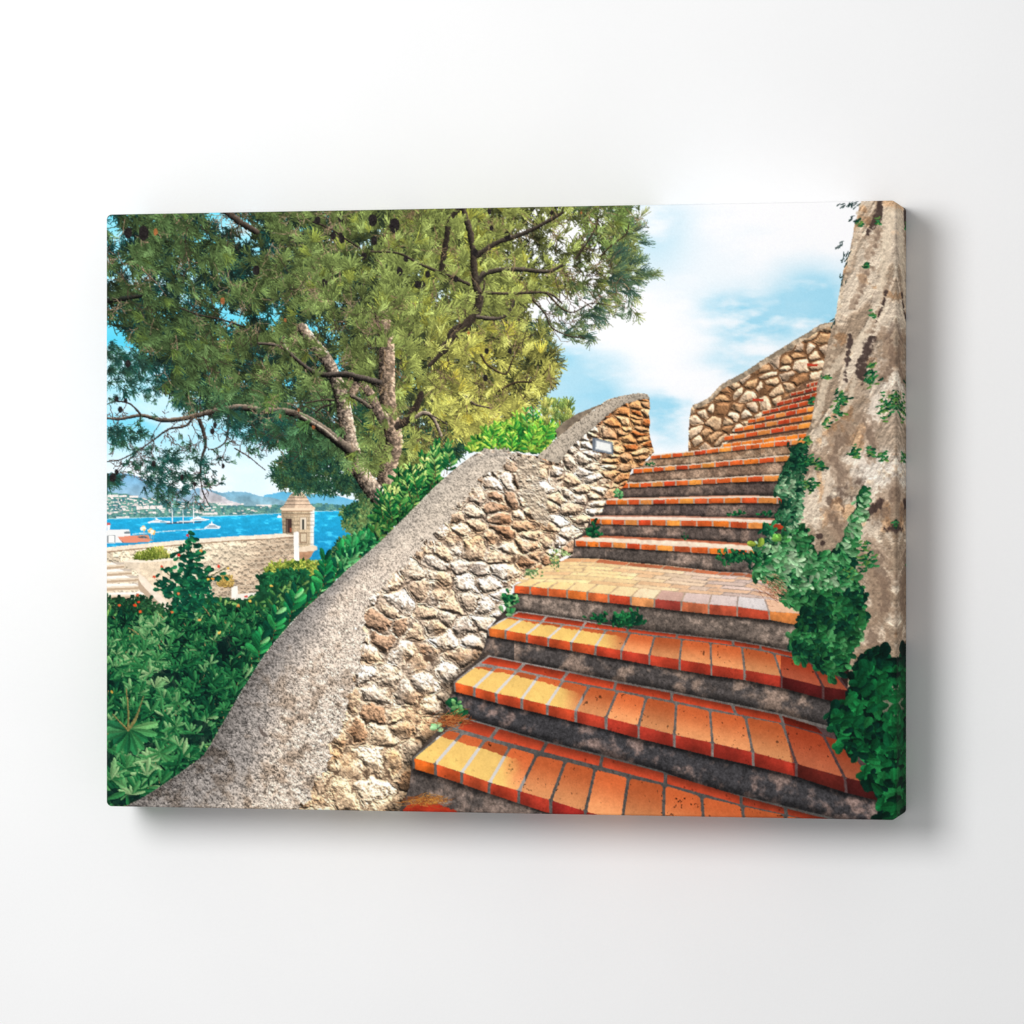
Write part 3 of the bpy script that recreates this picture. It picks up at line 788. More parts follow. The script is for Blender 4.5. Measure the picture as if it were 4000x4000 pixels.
    S1str = [((1778, 2848), (1814, 2803)), ((1913, 2887), (1947, 2840)), ((2114, 2939), (2137, 2896)), ((2344, 2998), (2352, 2949)), ((2597, 3064), (2600, 3016)), ((2895, 3147), (2895, 3105)), ((3072, 3186), (3066, 3150)), ((3300, 3250), (3260, 3200))]
    S1lit = [(1702, 2871), (1736, 2880), (1780, 2896), (1861, 2918), (1898, 2927), (1966, 2952), (2016, 2964), (2050, 2984)]
    tones = [((150, 118, 92), (190, 160, 132)), ((130, 104, 86), (178, 148, 124)), ((92, 78, 72), (140, 118, 104)), ((88, 76, 72), (140, 118, 106)),
             ((92, 80, 74), (150, 126, 112)), ((92, 82, 76), (156, 134, 120))]
    flight = [S10, S9, S8, S7, S6, S5]
    for k, (ft, fb, tb) in enumerate(flight):
        nxt = flight[k + 1] if k < 5 else None
        foot = (nxt[2] or nxt[0]) if nxt else S4back
        lowline = list(foot)
        riser(list(fb) + [(foot[-1][0] + 30, foot[-1][1] + 6)] + list(foot[::-1]) + [(foot[0][0] - 16, foot[0][1])], *tones[k], seed=k + 1, up=(fb, lowline))
    thin_step(S10[0], S10[1], None, None, None, OR, 2.4, 3.0)
    thin_step(S9[0], S9[1], None, None, None, OR, 2.4, 3.5)
    thin_step(S8[0], S8[1], None, None, None, OR, 2.6, 4.0)
    thin_step(S7[0], S7[1], S7[2], (246, 226, 204), (214, 150, 120), OR, 2.8, 4.5)
    thin_step(S6[0], S6[1], S6[2], (246, 226, 208), (188, 128, 104), OR, 2.8, 4.0)
    thin_step(S5[0], S5[1], S5[2], (248, 224, 198), (186, 104, 72), OR, 3.0, 4.0)
    # landing
    a = Area([S4lip[0]] + S4lip[1:] + S4back[::-1] + [(2181, 2196), (2131, 2210), (2060, 2262)])
    t = sstep(2380, 2900, a.X)[..., None]
    a.put(lerp(A(212, 180, 140), A(170, 150, 138), t) * (0.85 + 0.3 * N10[a.sl])[..., None])
    hdr = [(2109, 2273), (2181, 2272), (2249, 2275), (2335, 2281), (2417, 2289), (2500, 2296), (2583, 2305), (2676, 2314), (2779, 2322), (2883, 2329), (2987, 2338), (3100, 2354)]
    # rows of the landing between the headers and the riser, each a broken line of long bricks
    def backy(x):
        return np.interp(x, [p[0] for p in S4back], [p[1] for p in S4back])
    def heady(x):
        return np.interp(x, [p[0] for p in hdr], [p[1] for p in hdr])
    fr = [0.0, 0.14, 0.30, 0.44, 0.58, 0.72, 0.85, 1.0]
    for r in range(7):
        x = 2010 + rng.uniform(-60, 0)
        while x < 3120:
            w = (rng.choice([66, 118, 150, 170])) * lerp(1.15, 0.75, r / 7)
            xa, xb = x, x + w
            def py(xx, f):
                h0 = heady(xx)
                return lerp(h0, min(backy(xx), h0 - 8), f)
            sh = 26 * r
            q = [(xa + sh, py(xa + sh, fr[r])), (xb + sh, py(xb + sh, fr[r])), (xb + sh + 20, py(xb + sh + 20, fr[r + 1])), (xa + sh + 20, py(xa + sh + 20, fr[r + 1]))]
            tt = float(np.clip((x + sh - 2300) / 480, 0, 1))
            c = lerp(A(250, 216, 158), A(226, 198, 184), tt) * rng.uniform(0.92, 1.05)
            if rng.rand() < 0.25:
                c = lerp(c, A(238, 186, 140), 0.6)
            if r == 6:
                c = A(196, 112, 76) * rng.uniform(0.85, 1.1) if x > 2150 else lerp(c, A(214, 140, 96), 0.6)
            quad(*q, c, lambda u, v, b: b * (1 + 0.05 * (u - .5))[..., None], 1.6, 1.2, 0.08, 0.15, 0.08)
            x = xb
    cm = Area([(2000, 2290), (2115, 2268), (2115, 2180), (1990, 2180)])
    lh = [(250, 214, 150), (252, 218, 150), (250, 214, 150), (250, 216, 158), (250, 218, 160), (250, 220, 168), (246, 220, 180), (206, 166, 150), (222, 196, 186), (224, 204, 196), (222, 212, 208), (236, 190, 156)]
    hdr2 = [(2066, 2262)] + hdr
    for i in range(len(S4lip) - 1):
        quad(S4lip[i], S4lip[i + 1], hdr2[min(i + 1, len(hdr2) - 1)], hdr2[i], lh[i], lambda u, v, b: b * (0.98 + 0.05 * v)[..., None], 3.0, 0.8, 0.08, 0.12, 0.07)
    riser(S4foot + [(3180, 2470), (3100, 2545), (2965, 2520)] + S3back[::-1][2:] + [(1960, 2400), (2000, 2320)], (104, 92, 84), (160, 140, 126), 3, up=(S4foot, S3back))
    fc = [(206, 88, 46), (210, 90, 46), (208, 98, 50), (214, 110, 48), (210, 104, 56), (196, 72, 44), (226, 150, 92), (152, 60, 50), (196, 106, 70), (186, 82, 56), (186, 72, 48), (212, 128, 66)]
    fa = Area(S4lip + S4foot[::-1])
    fa.put(tint((150, 134, 118), (N10[fa.sl], .2)))
    for i in range(len(S4lip) - 1):
        quad(S4foot[i], S4foot[i + 1], S4lip[i + 1], S4lip[i], fc[i], lambda u, v, b: b * (0.88 + 0.18 * v + 0.06 * np.sin(u * 6 + i))[..., None], 3.2, 0.5, 0.12, 0.2, 0.2)
    # the three wide stairs in front
    step(S3lip, S3foot, S3row, S3back, [(1981, 2410)], tread_orange(0, 1), S3str, (150, 140, 132), [(224, 112, 48), (214, 92, 44), (200, 76, 42), (202, 80, 42), (204, 82, 44), (196, 66, 42), (186, 60, 42), (188, 64, 42), (180, 58, 40), (184, 62, 42), (176, 56, 40), (120, 48, 44), (108, 46, 42)], 1.0, None, S3lit, 4.6)
    shade_patch([(3050, 2560), (3330, 2600), (3330, 2760), (3046, 2690)], A(0.70, 0.52, 0.55))
    riser(S3foot + [(3330, 2780), (3330, 2890)] + S2back[::-1][1:] + [(1880, 2580), (1880, 2500)], (78, 72, 70), (150, 128, 114), 5, up=(S3foot, S2back))
    step(S2lip, S2foot, S2row, S2back, [(1849, 2604)], tread_orange(0, 1), S2str, (146, 138, 132), [(216, 92, 42), (206, 82, 42), (198, 74, 42), (200, 76, 40), (198, 72, 42), (182, 62, 42), (176, 56, 40), (172, 54, 40), (168, 52, 38), (160, 48, 36), (164, 50, 36), (128, 54, 42), (96, 42, 38)], 1.0, None, S2lit, 5.6)
    shade_patch([(3060, 2800), (3340, 2880), (3470, 3080), (3450, 3150), (3108, 3050)], A(0.74, 0.60, 0.62))
    riser(S2foot + [(3480, 3150), (3500, 3230), (3300, 3230)] + S1back[::-1][1:] + [(1780, 2820), (1740, 2760)], (64, 62, 64), (140, 118, 110), 8, up=(S2foot, S1back))
    step(S1lip, S1foot, S1row, S1back, [(1743, 2851)], tread_orange(0, 1), S1str, (112, 108, 104), [(226, 106, 38), (206, 84, 42), (200, 80, 46), (188, 64, 40), (176, 56, 40), (150, 40, 34), (140, 38, 32)], 1.0, (178, 66, 40), S1lit, 6.5, 0.7)
    riser(S1foot + [(2150, 3240), (1560, 3240), (1600, 3050)], (82, 74, 70), (132, 114, 104), 11, up=(S1foot, [(1500, 3170), (2200, 3240)]))
    a = Area([(1556, 3180), (1600, 3140), (1640, 3132), (1690, 3136), (1745, 3152), (1800, 3178), (1840, 3195), (1700, 3230), (1540, 3230)], 6)
    a.put(tint((166, 50, 30), (N30[a.sl], .2), (N3[a.sl], .1)))

def shade_patch(poly, f):
    a = Area(poly)
    v = img[a.sl]
    v[a.m] = v[a.m] * f

def paint_upper_wall():
    top = curve([(2705, 1582), (2740, 1567), (2775, 1546), (2817, 1501), (2888, 1462), (2971, 1409), (3067, 1349), (3156, 1296), (3210, 1264), (3260, 1254)], 6)
    tp = list(map(tuple, top))
    out = tp + [(3260, 1480), (3215, 1500), (3169, 1521), (3107, 1560), (3054, 1596), (2997, 1630), (2941, 1665), (2887, 1698), (2846, 1730), (2843, 1760), (2800, 1780), (2700, 1790), (2687, 1764), (2687, 1740), (2690, 1690), (2692, 1650), (2697, 1600)]
    a = Area(out, 3)
    c = rubble(a, a.X / 50.0, (a.Y + a.X * 0.15) / 40.0, 7, 0.22, (158, 104, 66), (96, 58, 38), 5, 0.0, 0.6, 0.5)
    c = lerp(c, c.mean(-1, keepdims=True) * A(1.16, 0.93, 0.70), 0.45)
    a.put(np.clip(c * 1.02, 0, 255))
    b = [(x + 4, y + 24 - 8 * min(1, abs(x - 3000) / 300)) for x, y in tp]
    cp = Area(tp + b[::-1], 2)
    cp.put(tint((186, 164, 138), (N10[cp.sl], .16), (N3[cp.sl], .16)) * (0.74 + 0.36 * sstep(0.4, 0.6, N30[cp.sl]))[..., None])
    for x0, y0 in ((3153, 1419), (2941, 1556)):
        Area([(x0, y0), (x0 + 42, y0 + 3), (x0 + 40, y0 + 12), (x0, y0 + 10)]).put((186, 62, 42))

WALL_EDGE = [(470, 3160), (568, 3109), (665, 3046), (744, 2989), (796, 2949), (835, 2886), (881, 2807), (927, 2727), (984, 2636), (1035, 2556), (1086, 2492), (1177, 2391), (1280, 2300), (1348, 2233), (1400, 2190), (1485, 2116), (1559, 2042), (1628, 1973), (1713, 1888), (1799, 1814), (1856, 1774), (1901, 1758), (1935, 1756), (1998, 1763), (2055, 1777), (2104, 1782)]
WALL_EDGE2 = [(2100, 1781), (2140, 1746), (2200, 1690), (2278, 1628), (2335, 1590), (2377, 1561), (2457, 1541), (2511, 1537), (2530, 1541)]
WALL_FOOT = [(2537, 1560), (2540, 1594), (2534, 1614), (2541, 1648), (2535, 1682), (2543, 1722), (2556, 1766), (2523, 1797), (2510, 1820), (2469, 1830), (2448, 1887), (2415, 1923), (2399, 1944), (2368, 1951), (2351, 2002), (2305, 2024), (2288, 2076), (2243, 2104), (2237, 2167), (2200, 2190), (2131, 2212), (2083, 2232), (2038, 2261), (2003, 2288), (1996, 2318), (1981, 2343), (1975, 2380), (1947, 2412), (1904, 2449), (1897, 2511), (1873, 2567), (1835, 2604), (1773, 2650), (1764, 2704), (1748, 2747), (1717, 2815), (1705, 2859), (1655, 2909), (1610, 2955), (1606, 3002), (1599, 3076), (1566, 3151), (1540, 3230)]
COPE_IN = [(1130, 3230), (1200, 3120), (1262, 3010), (1300, 2900), (1345, 2790), (1392, 2640), (1420, 2500), (1412, 2410), (1436, 2352), (1500, 2280), (1571, 2220), (1685, 2096), (1730, 2050), (1787, 1982), (1873, 1892), (1947, 1828), (1998, 1790), (2030, 1782)]
COPE_IN2 = [(2180, 1812), (2234, 1742), (2285, 1698), (2345, 1646), (2394, 1606), (2440, 1578), (2490, 1562), (2534, 1558)]

def paint_parapet():
    e1, e2 = list(map(tuple, curve(WALL_EDGE, 6))), list(map(tuple, curve(WALL_EDGE2, 6)))
    # a stretch of the far parapet behind the second coping
    a = Area([(2170, 1680), (2200, 1650), (2250, 1618), (2330, 1585), (2420, 1556), (2400, 1580), (2250, 1690), (2180, 1720)])
    a.put(tint((138, 122, 104), (N30[a.sl], .25), (N10[a.sl], .2)))
    face = Area(e1 + e2 + WALL_FOOT + [(470, 3230)], 0)
    dx, dy = 2640 - face.X, face.Y - 1500
    r = np.sqrt(dx * dx + dy * dy)
    th = np.arctan2(dy, dx)
    u = np.log(28 + 0.036 * r) / 0.036
    v = th / 0.036 * r / (r + 780) * 0.90
    c = rubble(face, u, v, 21, 0.17, (222, 192, 160), (72, 44, 30), 11, 0.0, 1.0)
    # warmer and darker towards the pier, paler where the sun rakes the lower wall
    k = sstep(2250, 2450, face.X - (face.Y - 1700) * 0.2)[..., None]
    grey = c.mean(-1, keepdims=True) * A(1.09, 0.985, 0.885)
    c = lerp(lerp(c, grey, 0.66) * 1.22, lerp(c, grey, 0.2) * A(1.06, 0.90, 0.72), k)
    patch = sstep(0.5, 0.66, N90[face.sl])[..., None] * (1 - k)
    c = lerp(c, c * A(0.97, 0.88, 0.78), patch * 0.6)
    low = sstep(2550, 3000, face.Y)[..., None]
    c = lerp(c, c * A(1.04, 1.0, 0.93), low)
    sh = sstep(70, 0, np.abs(face.X - np.interp(face.Y, [p[1] for p in WALL_FOOT[6:]], [p[0] for p in WALL_FOOT[6:]])))
    c = c * (1 - 0.45 * sh * sstep(2300, 2700, face.Y))[..., None]
    face.put(np.clip(c, 0, 255))
    # plain mortar where the two copings meet
    a = Area(Z(1400, 1700, .5694, [(1080, 140), (1240, 160), (1235, 300), (1290, 420), (1310, 560), (1290, 640), (1200, 560), (1120, 420), (1080, 300)]), 8)
    c = np.broadcast_to(A(224, 202, 176), a.m.shape + (3,)) * slope_light(N10[a.sl] * 0.35 + N3[a.sl] * 0.12 + N30[a.sl] * .4, 0.3, -0.8, 9)[..., None] * 1.35
    a.put(np.clip(c, 0, 255), 0.86)
    # coping: rough cement, pitted, sunlit on its inner shoulder
    ci = list(map(tuple, curve(COPE_IN, 5)))
    a = Area(e1 + ci[::-1] + [(470, 3230)], 30)
    cut = np.interp(a.Y, [p[1] for p in WALL_EDGE[::-1]], [p[0] for p in WALL_EDGE[::-1]])
    inn = np.interp(a.Y, [p[1] for p in COPE_IN[::-1]], [p[0] for p in COPE_IN[::-1]])
    f = np.clip((a.X - cut) / np.maximum(inn - cut, 20), 0, 1)
    a.m = (a.m & ((a.X > cut - 1) | (a.X > 1880))) | ((a.X > cut) & (a.X < cut + 60) & (a.X < 1880) & (a.X < inn))
    near = sstep(2050, 2900, a.Y)
    gg = lerp(lerp(N3[a.sl], N10[a.sl], near * 0.40), FINE[a.sl], 0.25)
    fr = f + 0.30 * (N90[a.sl] - .5) + 0.10 * (N30[a.sl] - .5)
    lowend = sstep(2750, 3080, a.Y + (a.X - 900) * -0.25)
    fr = fr - 0.22 * lowend
    col = lerp(A(156, 148, 142), A(232, 214, 196), sstep(0.08, 0.60, fr)[..., None])
    col = lerp(col, np.broadcast_to(A(204, 190, 172), col.shape), (sstep(2350, 1950, a.Y) * 0.75)[..., None])
    dark = sstep(0.52, 0.34, gg) * (0.36 + 0.26 * near)
    blotch = sstep(0.50, 0.66, N90[a.sl] * 0.5 + N30[a.sl] * 0.5) * near
    c = col * (1.05 - dark - blotch * 0.22 * (0.4 + gg) + 0.10 * (N30[a.sl] - .5))[..., None]
    c = lerp(c, c * A(0.96, 0.88, 0.80), (blotch * 0.5)[..., None])
    c = c * (1 - 0.22 * sstep(0.22, 0.0, f) * near)[..., None]
    gy, gx = np.gradient(N10[a.sl] * (0.10 + 0.22 * near) + 0.2 * N30[a.sl])
    c = c * np.clip(1 - 9 * (gx * 0.3 - gy * 0.8), 0.7, 1.2)[..., None]
    a.put(np.clip(c, 0, 255))
    for pts in ([(1005, 2830), (1030, 2858), (1048, 2878), (1026, 2876), (1010, 2855)],):
        Area(pts, 4).put((96, 84, 78), 0.8)
    ci2 = list(map(tuple, curve(COPE_IN2, 5)))
    a = Area(e2 + [(2536, 1552)] + ci2[::-1] + [(2104, 1784), (2100, 1795), (2150, 1812)], 4)
    gg = lerp(N3[a.sl], FINE[a.sl], 0.3)
    c = A(206, 190, 170) * (0.98 - 0.35 * sstep(0.5, 0.34, gg) + 0.14 * (N30[a.sl] - .5))[..., None]
    edge = sstep(40, 0, (a.X - 2100) * 0.0 + np.abs(a.Y - np.interp(a.X, [p[0] for p in COPE_IN2], [p[1] for p in COPE_IN2])))
    a.put(np.clip(c * (1 - 0.12 * edge)[..., None], 0, 255))
    # blank framed plate
    Area(Z(2200, 1600, .2588, [(440, 425), (495, 430), (750, 495), (752, 672), (700, 668), (440, 620)])).put((104, 112, 122))
    Area(Z(2200, 1600, .2588, [(488, 450), (735, 503), (738, 660), (480, 605)])).put((156, 162, 168))
    a = Area(Z(2200, 1600, .2588, [(500, 472), (718, 522), (722, 640), (496, 590)]))
    a.put(tint((236, 236, 232), (N3[a.sl], .04)))
    Area(Z(2200, 1600, .2588, [(440, 622), (700, 670), (750, 674), (752, 690), (440, 640)])).put((74, 52, 40), 0.8)

PILLAR = [(3366, 770), (3363, 786), (3343, 854), (3320, 968), (3286, 1093), (3263, 1224), (3240, 1309), (3223, 1395), (3197, 1480), (3183, 1565), (3166, 1651), (3149, 1700), (3135, 1780), (3123, 1850), (3108, 1960), (3095, 2080), (3130, 2200), (3200, 2280), (3300, 2400), (3330, 2520), (3310, 2650), (3330, 2760), (3440, 2900), (3480, 3100)]

def paint_pillar():
    p = list(map(tuple, curve(PILLAR, 5)))
    a = Area(p + [(3540, 3230), (3540, 770)], 5)
    # lime runs lean up to the right in the upper half and hang straight below
    st = fbm(60, 91, 5)
    yy = np.arange(a.y0, a.y1)[:, None] * np.ones((1, a.x1 - a.x0))
    xx = np.arange(a.x0, a.x1)[None, :] * np.ones((a.y1 - a.y0, 1))
    lean = 0.48 * (1 - sstep(700, 1300, yy))
    q = xx + yy * lean
    drawn = st[(yy * 0.22 + 300).astype(int) % PH, (q * 0.85).astype(int) % PW]
    fine_s = N10[(yy * 0.35 + 100).astype(int) % PH, (q * 0.9).astype(int) % PW]
    bl = lerp(N90[a.sl], drawn, lerp(0.75, 0.35, sstep(1500, 2300, a.Y)))
    pale = sstep(0.44, 0.56, bl + 0.10 * (N30[a.sl] - .5))
    c = lerp(A(164, 142, 120), A(222, 203, 180), pale[..., None])
    blob = np.exp(-((a.X - 3430) / 120) ** 2 - ((a.Y - 1835) / 75) ** 2) + 0.5 * np.exp(-((a.X - 3450) / 80) ** 2 - ((a.Y - 1500) / 160) ** 2)
    c = lerp(c, np.broadcast_to(A(232, 219, 204), c.shape), np.clip(blob * 1.1 * sstep(.3, .5, N30[a.sl]), 0, 0.92)[..., None])
    h = 0.40 * N30[a.sl] + 0.34 * N10[a.sl] + 0.10 * N3[a.sl] + 0.30 * pale + 0.25 * fine_s
    gy, gx = np.gradient(h)
    c = c * np.clip(0.96 - 4.6 * (-gx * 0.3 - gy * 0.8) * -1, 0.55, 1.2)[..., None]
    c = c * (0.80 + 0.26 * fine_s + 0.16 * N3[a.sl])[..., None]
    rough = sstep(1150, 1350, a.Y)
    dk = sstep(0.58, 0.66, np.roll(bl, 55, 1)) * sstep(0.42, 0.58, N30[a.sl]) * (0.25 + 0.75 * rough)
    c = lerp(c, np.broadcast_to(A(84, 66, 56), c.shape), (0.72 * dk)[..., None])
    rust = sstep(0.58, 0.68, np.roll(N90[a.sl], 80, 1))[..., None]
    c = lerp(c, c * A(0.96, 0.80, 0.64), rust * 0.6)
    c = c * (1 - 0.22 * sstep(2550, 3150, a.Y))[..., None]
    a.put(np.clip(c, 0, 255))
    # long pale runs of lime and the dark clefts between them
    for pts, w0, w1, cc in [([(3360, 800), (3330, 980), (3290, 1130), (3262, 1330), (3215, 1500), (3175, 1660), (3120, 1960), (3098, 2060)], 12, 9, (214, 192, 164)),
                            ([(3480, 830), (3455, 1000), (3440, 1180), (3390, 1290), (3300, 1390), (3230, 1480), (3190, 1620)], 34, 22, (210, 192, 168)),
                            ([(3370, 1310), (3352, 1420), (3330, 1520), (3300, 1600), (3200, 1690)], 18, 16, (214, 196, 172)),
                            ([(3420, 1560), (3400, 1680), (3380, 1800)], 30, 44, (220, 206, 190)),
                            ([(3320, 1300), (3300, 1400), (3280, 1500)], 14, 12, (206, 184, 158)),
                            ([(3260, 1790), (3230, 1900), (3215, 2000), (3180, 2120)], 18, 9, (206, 186, 164)),
                            ([(3370, 2000), (3350, 2120), (3335, 2230)], 22, 14, (200, 184, 164))]:
        smear(pts, w0 * 1.5, w1 * 1.5, [q * 1.04 for q in cc], 0.72)
    for pts, w0, w1 in [([(3420, 900), (3380, 1060), (3330, 1200)], 60, 30), ([(3400, 1290), (3440, 1180), (3480, 1090)], 36, 20), ([(3460, 1290), (3480, 1400), (3440, 1480)], 60, 60), ([(3290, 1690), (3250, 1760), (3280, 1860)], 110, 90),
                        ([(3370, 1650), (3400, 1720), (3390, 1780)], 90, 70), ([(3440, 2000), (3470, 1930), (3494, 1900)], 90, 80), ([(3400, 2150), (3440, 2250), (3450, 2360)], 120, 110), ([(3240, 2010), (3280, 2080), (3300, 2160)], 70, 60), ([(3400, 2480), (3440, 2620), (3430, 2800)], 110, 90)]:
        smear(pts, w0, w1, (158, 132, 110), 0.62, 6, 0.9)
        smear([(x + 8, y + 6) for x, y in pts], w0 * 0.4, w1 * 0.4, (110, 90, 76), 0.5, 6, 1.2)
    for pts, w0, w1 in [([(3460, 1140), (3440, 1210), (3420, 1260)], 12, 6), ([(3320, 1310), (3310, 1400), (3300, 1480)], 16, 12), ([(3400, 1330), (3370, 1400), (3362, 1460)], 22, 34),
                        ([(3440, 780), (3425, 850), (3400, 900)], 16, 22), ([(3440, 1960), (3402, 1995), (3380, 2010)], 18, 26), ([(3494, 2060), (3470, 2064)], 20, 24),
                        ([(3110, 1890), (3104, 1960)], 7, 5), ([(3200, 2090), (3214, 2120)], 16, 12)]:
        smear(pts, w0 * 1.5, w1 * 1.5, (66, 52, 48), 0.9, 6, 0.9)
# ---- planting
def leaf_mass(poly, n, lmin, lmax, ratio, cols, dirn=-1.57, spread=1.2, under=(12, 44, 34), wob=8, order=True, alpha=1.0, big_low=0.0):
    if under is not None:
        a = Area(poly, wob)
        a.put(A(*under) * (0.6 + 0.8 * N10[a.sl])[..., None], alpha)
    p = inside(poly, n)
    if len(p) == 0:
        return
    if order:
        p = p[np.argsort(p[:, 1] + rng.uniform(-60, 60, len(p)))]
    m = len(p)
    y0, y1 = p[:, 1].min(), p[:, 1].max()
    k = (p[:, 1] - y0) / max(1, y1 - y0)
    L = rng.uniform(lmin, lmax, m) * (1 + big_low * k)
    ang = dirn + rng.normal(0, spread, m)
    cl = lookup(N30, p[:, 0], p[:, 1]) * 0.6 + lookup(N90, p[:, 0], p[:, 1]) * 0.4
    q = np.clip((cl - 0.32) / 0.36 + rng.normal(0, 0.25, m), 0, 0.999)
    c = np.array(cols, np.float32)
    f = q * (len(c) - 1)
    i = f.astype(int)
    cc = c[i] + (c[np.minimum(i + 1, len(c) - 1)] - c[i]) * (f - i)[:, None]
    cc = cc * rng.uniform(0.68, 1.1, (m, 1))
    leaves(p[:, 0], p[:, 1], ang, L, L * rng.uniform(0.8, 1.2, m) * ratio, cc.astype(np.float32))

def rosettes(poly, n, lmin, lmax, cols, ratio=0.3, k0=5, k1=10, big_low=1.0, dark=0.0):
    """Whorls of narrow leaves, the way the shrub below the coping carries them; seen from many sides."""
    p = inside(poly, n)
    p = p[np.argsort(p[:, 1] + rng.uniform(-120, 120, len(p)))]
    y0, y1 = p[:, 1].min(), p[:, 1].max()
    c = np.array(cols, np.float32)
    for x, y in p:
        k = (y - y0) / (y1 - y0)
        L = rng.uniform(lmin, lmax) * (1 + big_low * k)
        m = rng.randint(k0, k1)
        face = rng.uniform(-2.6, -0.5)              # where the shoot points
        open_ = rng.uniform(0.7, 3.1)               # how far the whorl opens
        ang = face + np.linspace(-open_, open_, m) + rng.normal(0, 0.22, m)
        ln = L * (0.45 + 0.55 * np.abs(np.cos((ang - face) * 0.5))) * rng.uniform(0.65, 1.15, m)
        tone = float(lookup(N90, np.array([x]), np.array([y]))[0]) * 0.6 + float(lookup(N30, np.array([x]), np.array([y]))[0]) * 0.4
        lit = -np.sin(ang) * 0.5 + 0.5
        q = np.clip(lit * 0.35 + (tone - 0.5) * 2.2 + 0.30 - dark + rng.normal(0, 0.22, m), 0, 0.999) * (len(c) - 1)
        i = q.astype(int)
        cc = c[i] + (c[np.minimum(i + 1, len(c) - 1)] - c[i]) * (q - i)[:, None]
        o = np.argsort(np.sin(ang))
        xs, ys = np.full(m, x), np.full(m, y)
        leaves(xs[o], ys[o], ang[o], ln[o], (ln * ratio * rng.uniform(0.7, 1.2, m))[o], (cc[o] * 0.84).astype(np.float32), 0.16)

def sprig(x, y, ang, length, n, lsize, cols, ratio=0.38, stem=(96, 84, 52)):
    """A stem with paired leaves."""
    p = [(x, y)]
    a = ang
    for k in range(5):
        a += rng.normal(0, 0.12)
        p.append((p[-1][0] + math.cos(a) * length / 5, p[-1][1] + math.sin(a) * length / 5))
    stroke(p, 3.5, 2, stem, 0.2, contrast=0.3)
    q = curve(p, 6)
    xs, ys, an, ls, cs = [], [], [], [], []
    for k in range(n):
        t = 0.12 + 0.88 * k / n
        i = int(t * (len(q) - 1))
        for s in (-1, 1):
            xs.append(q[i][0])
            ys.append(q[i][1])
            an.append(ang + s * rng.uniform(0.55, 1.15) * (1.1 - 0.6 * t))
            ls.append(lsize * rng.uniform(0.75, 1.15) * (1.05 - 0.35 * t))
            cs.append(A(*cols[min(len(cols) - 1, int(rng.rand() * len(cols) * (0.55 + 0.6 * t)))]) * rng.uniform(0.85, 1.15))
    leaves(np.array(xs), np.array(ys), np.array(an), np.array(ls), np.array(ls) * ratio, np.array(cs, np.float32), 0.3)

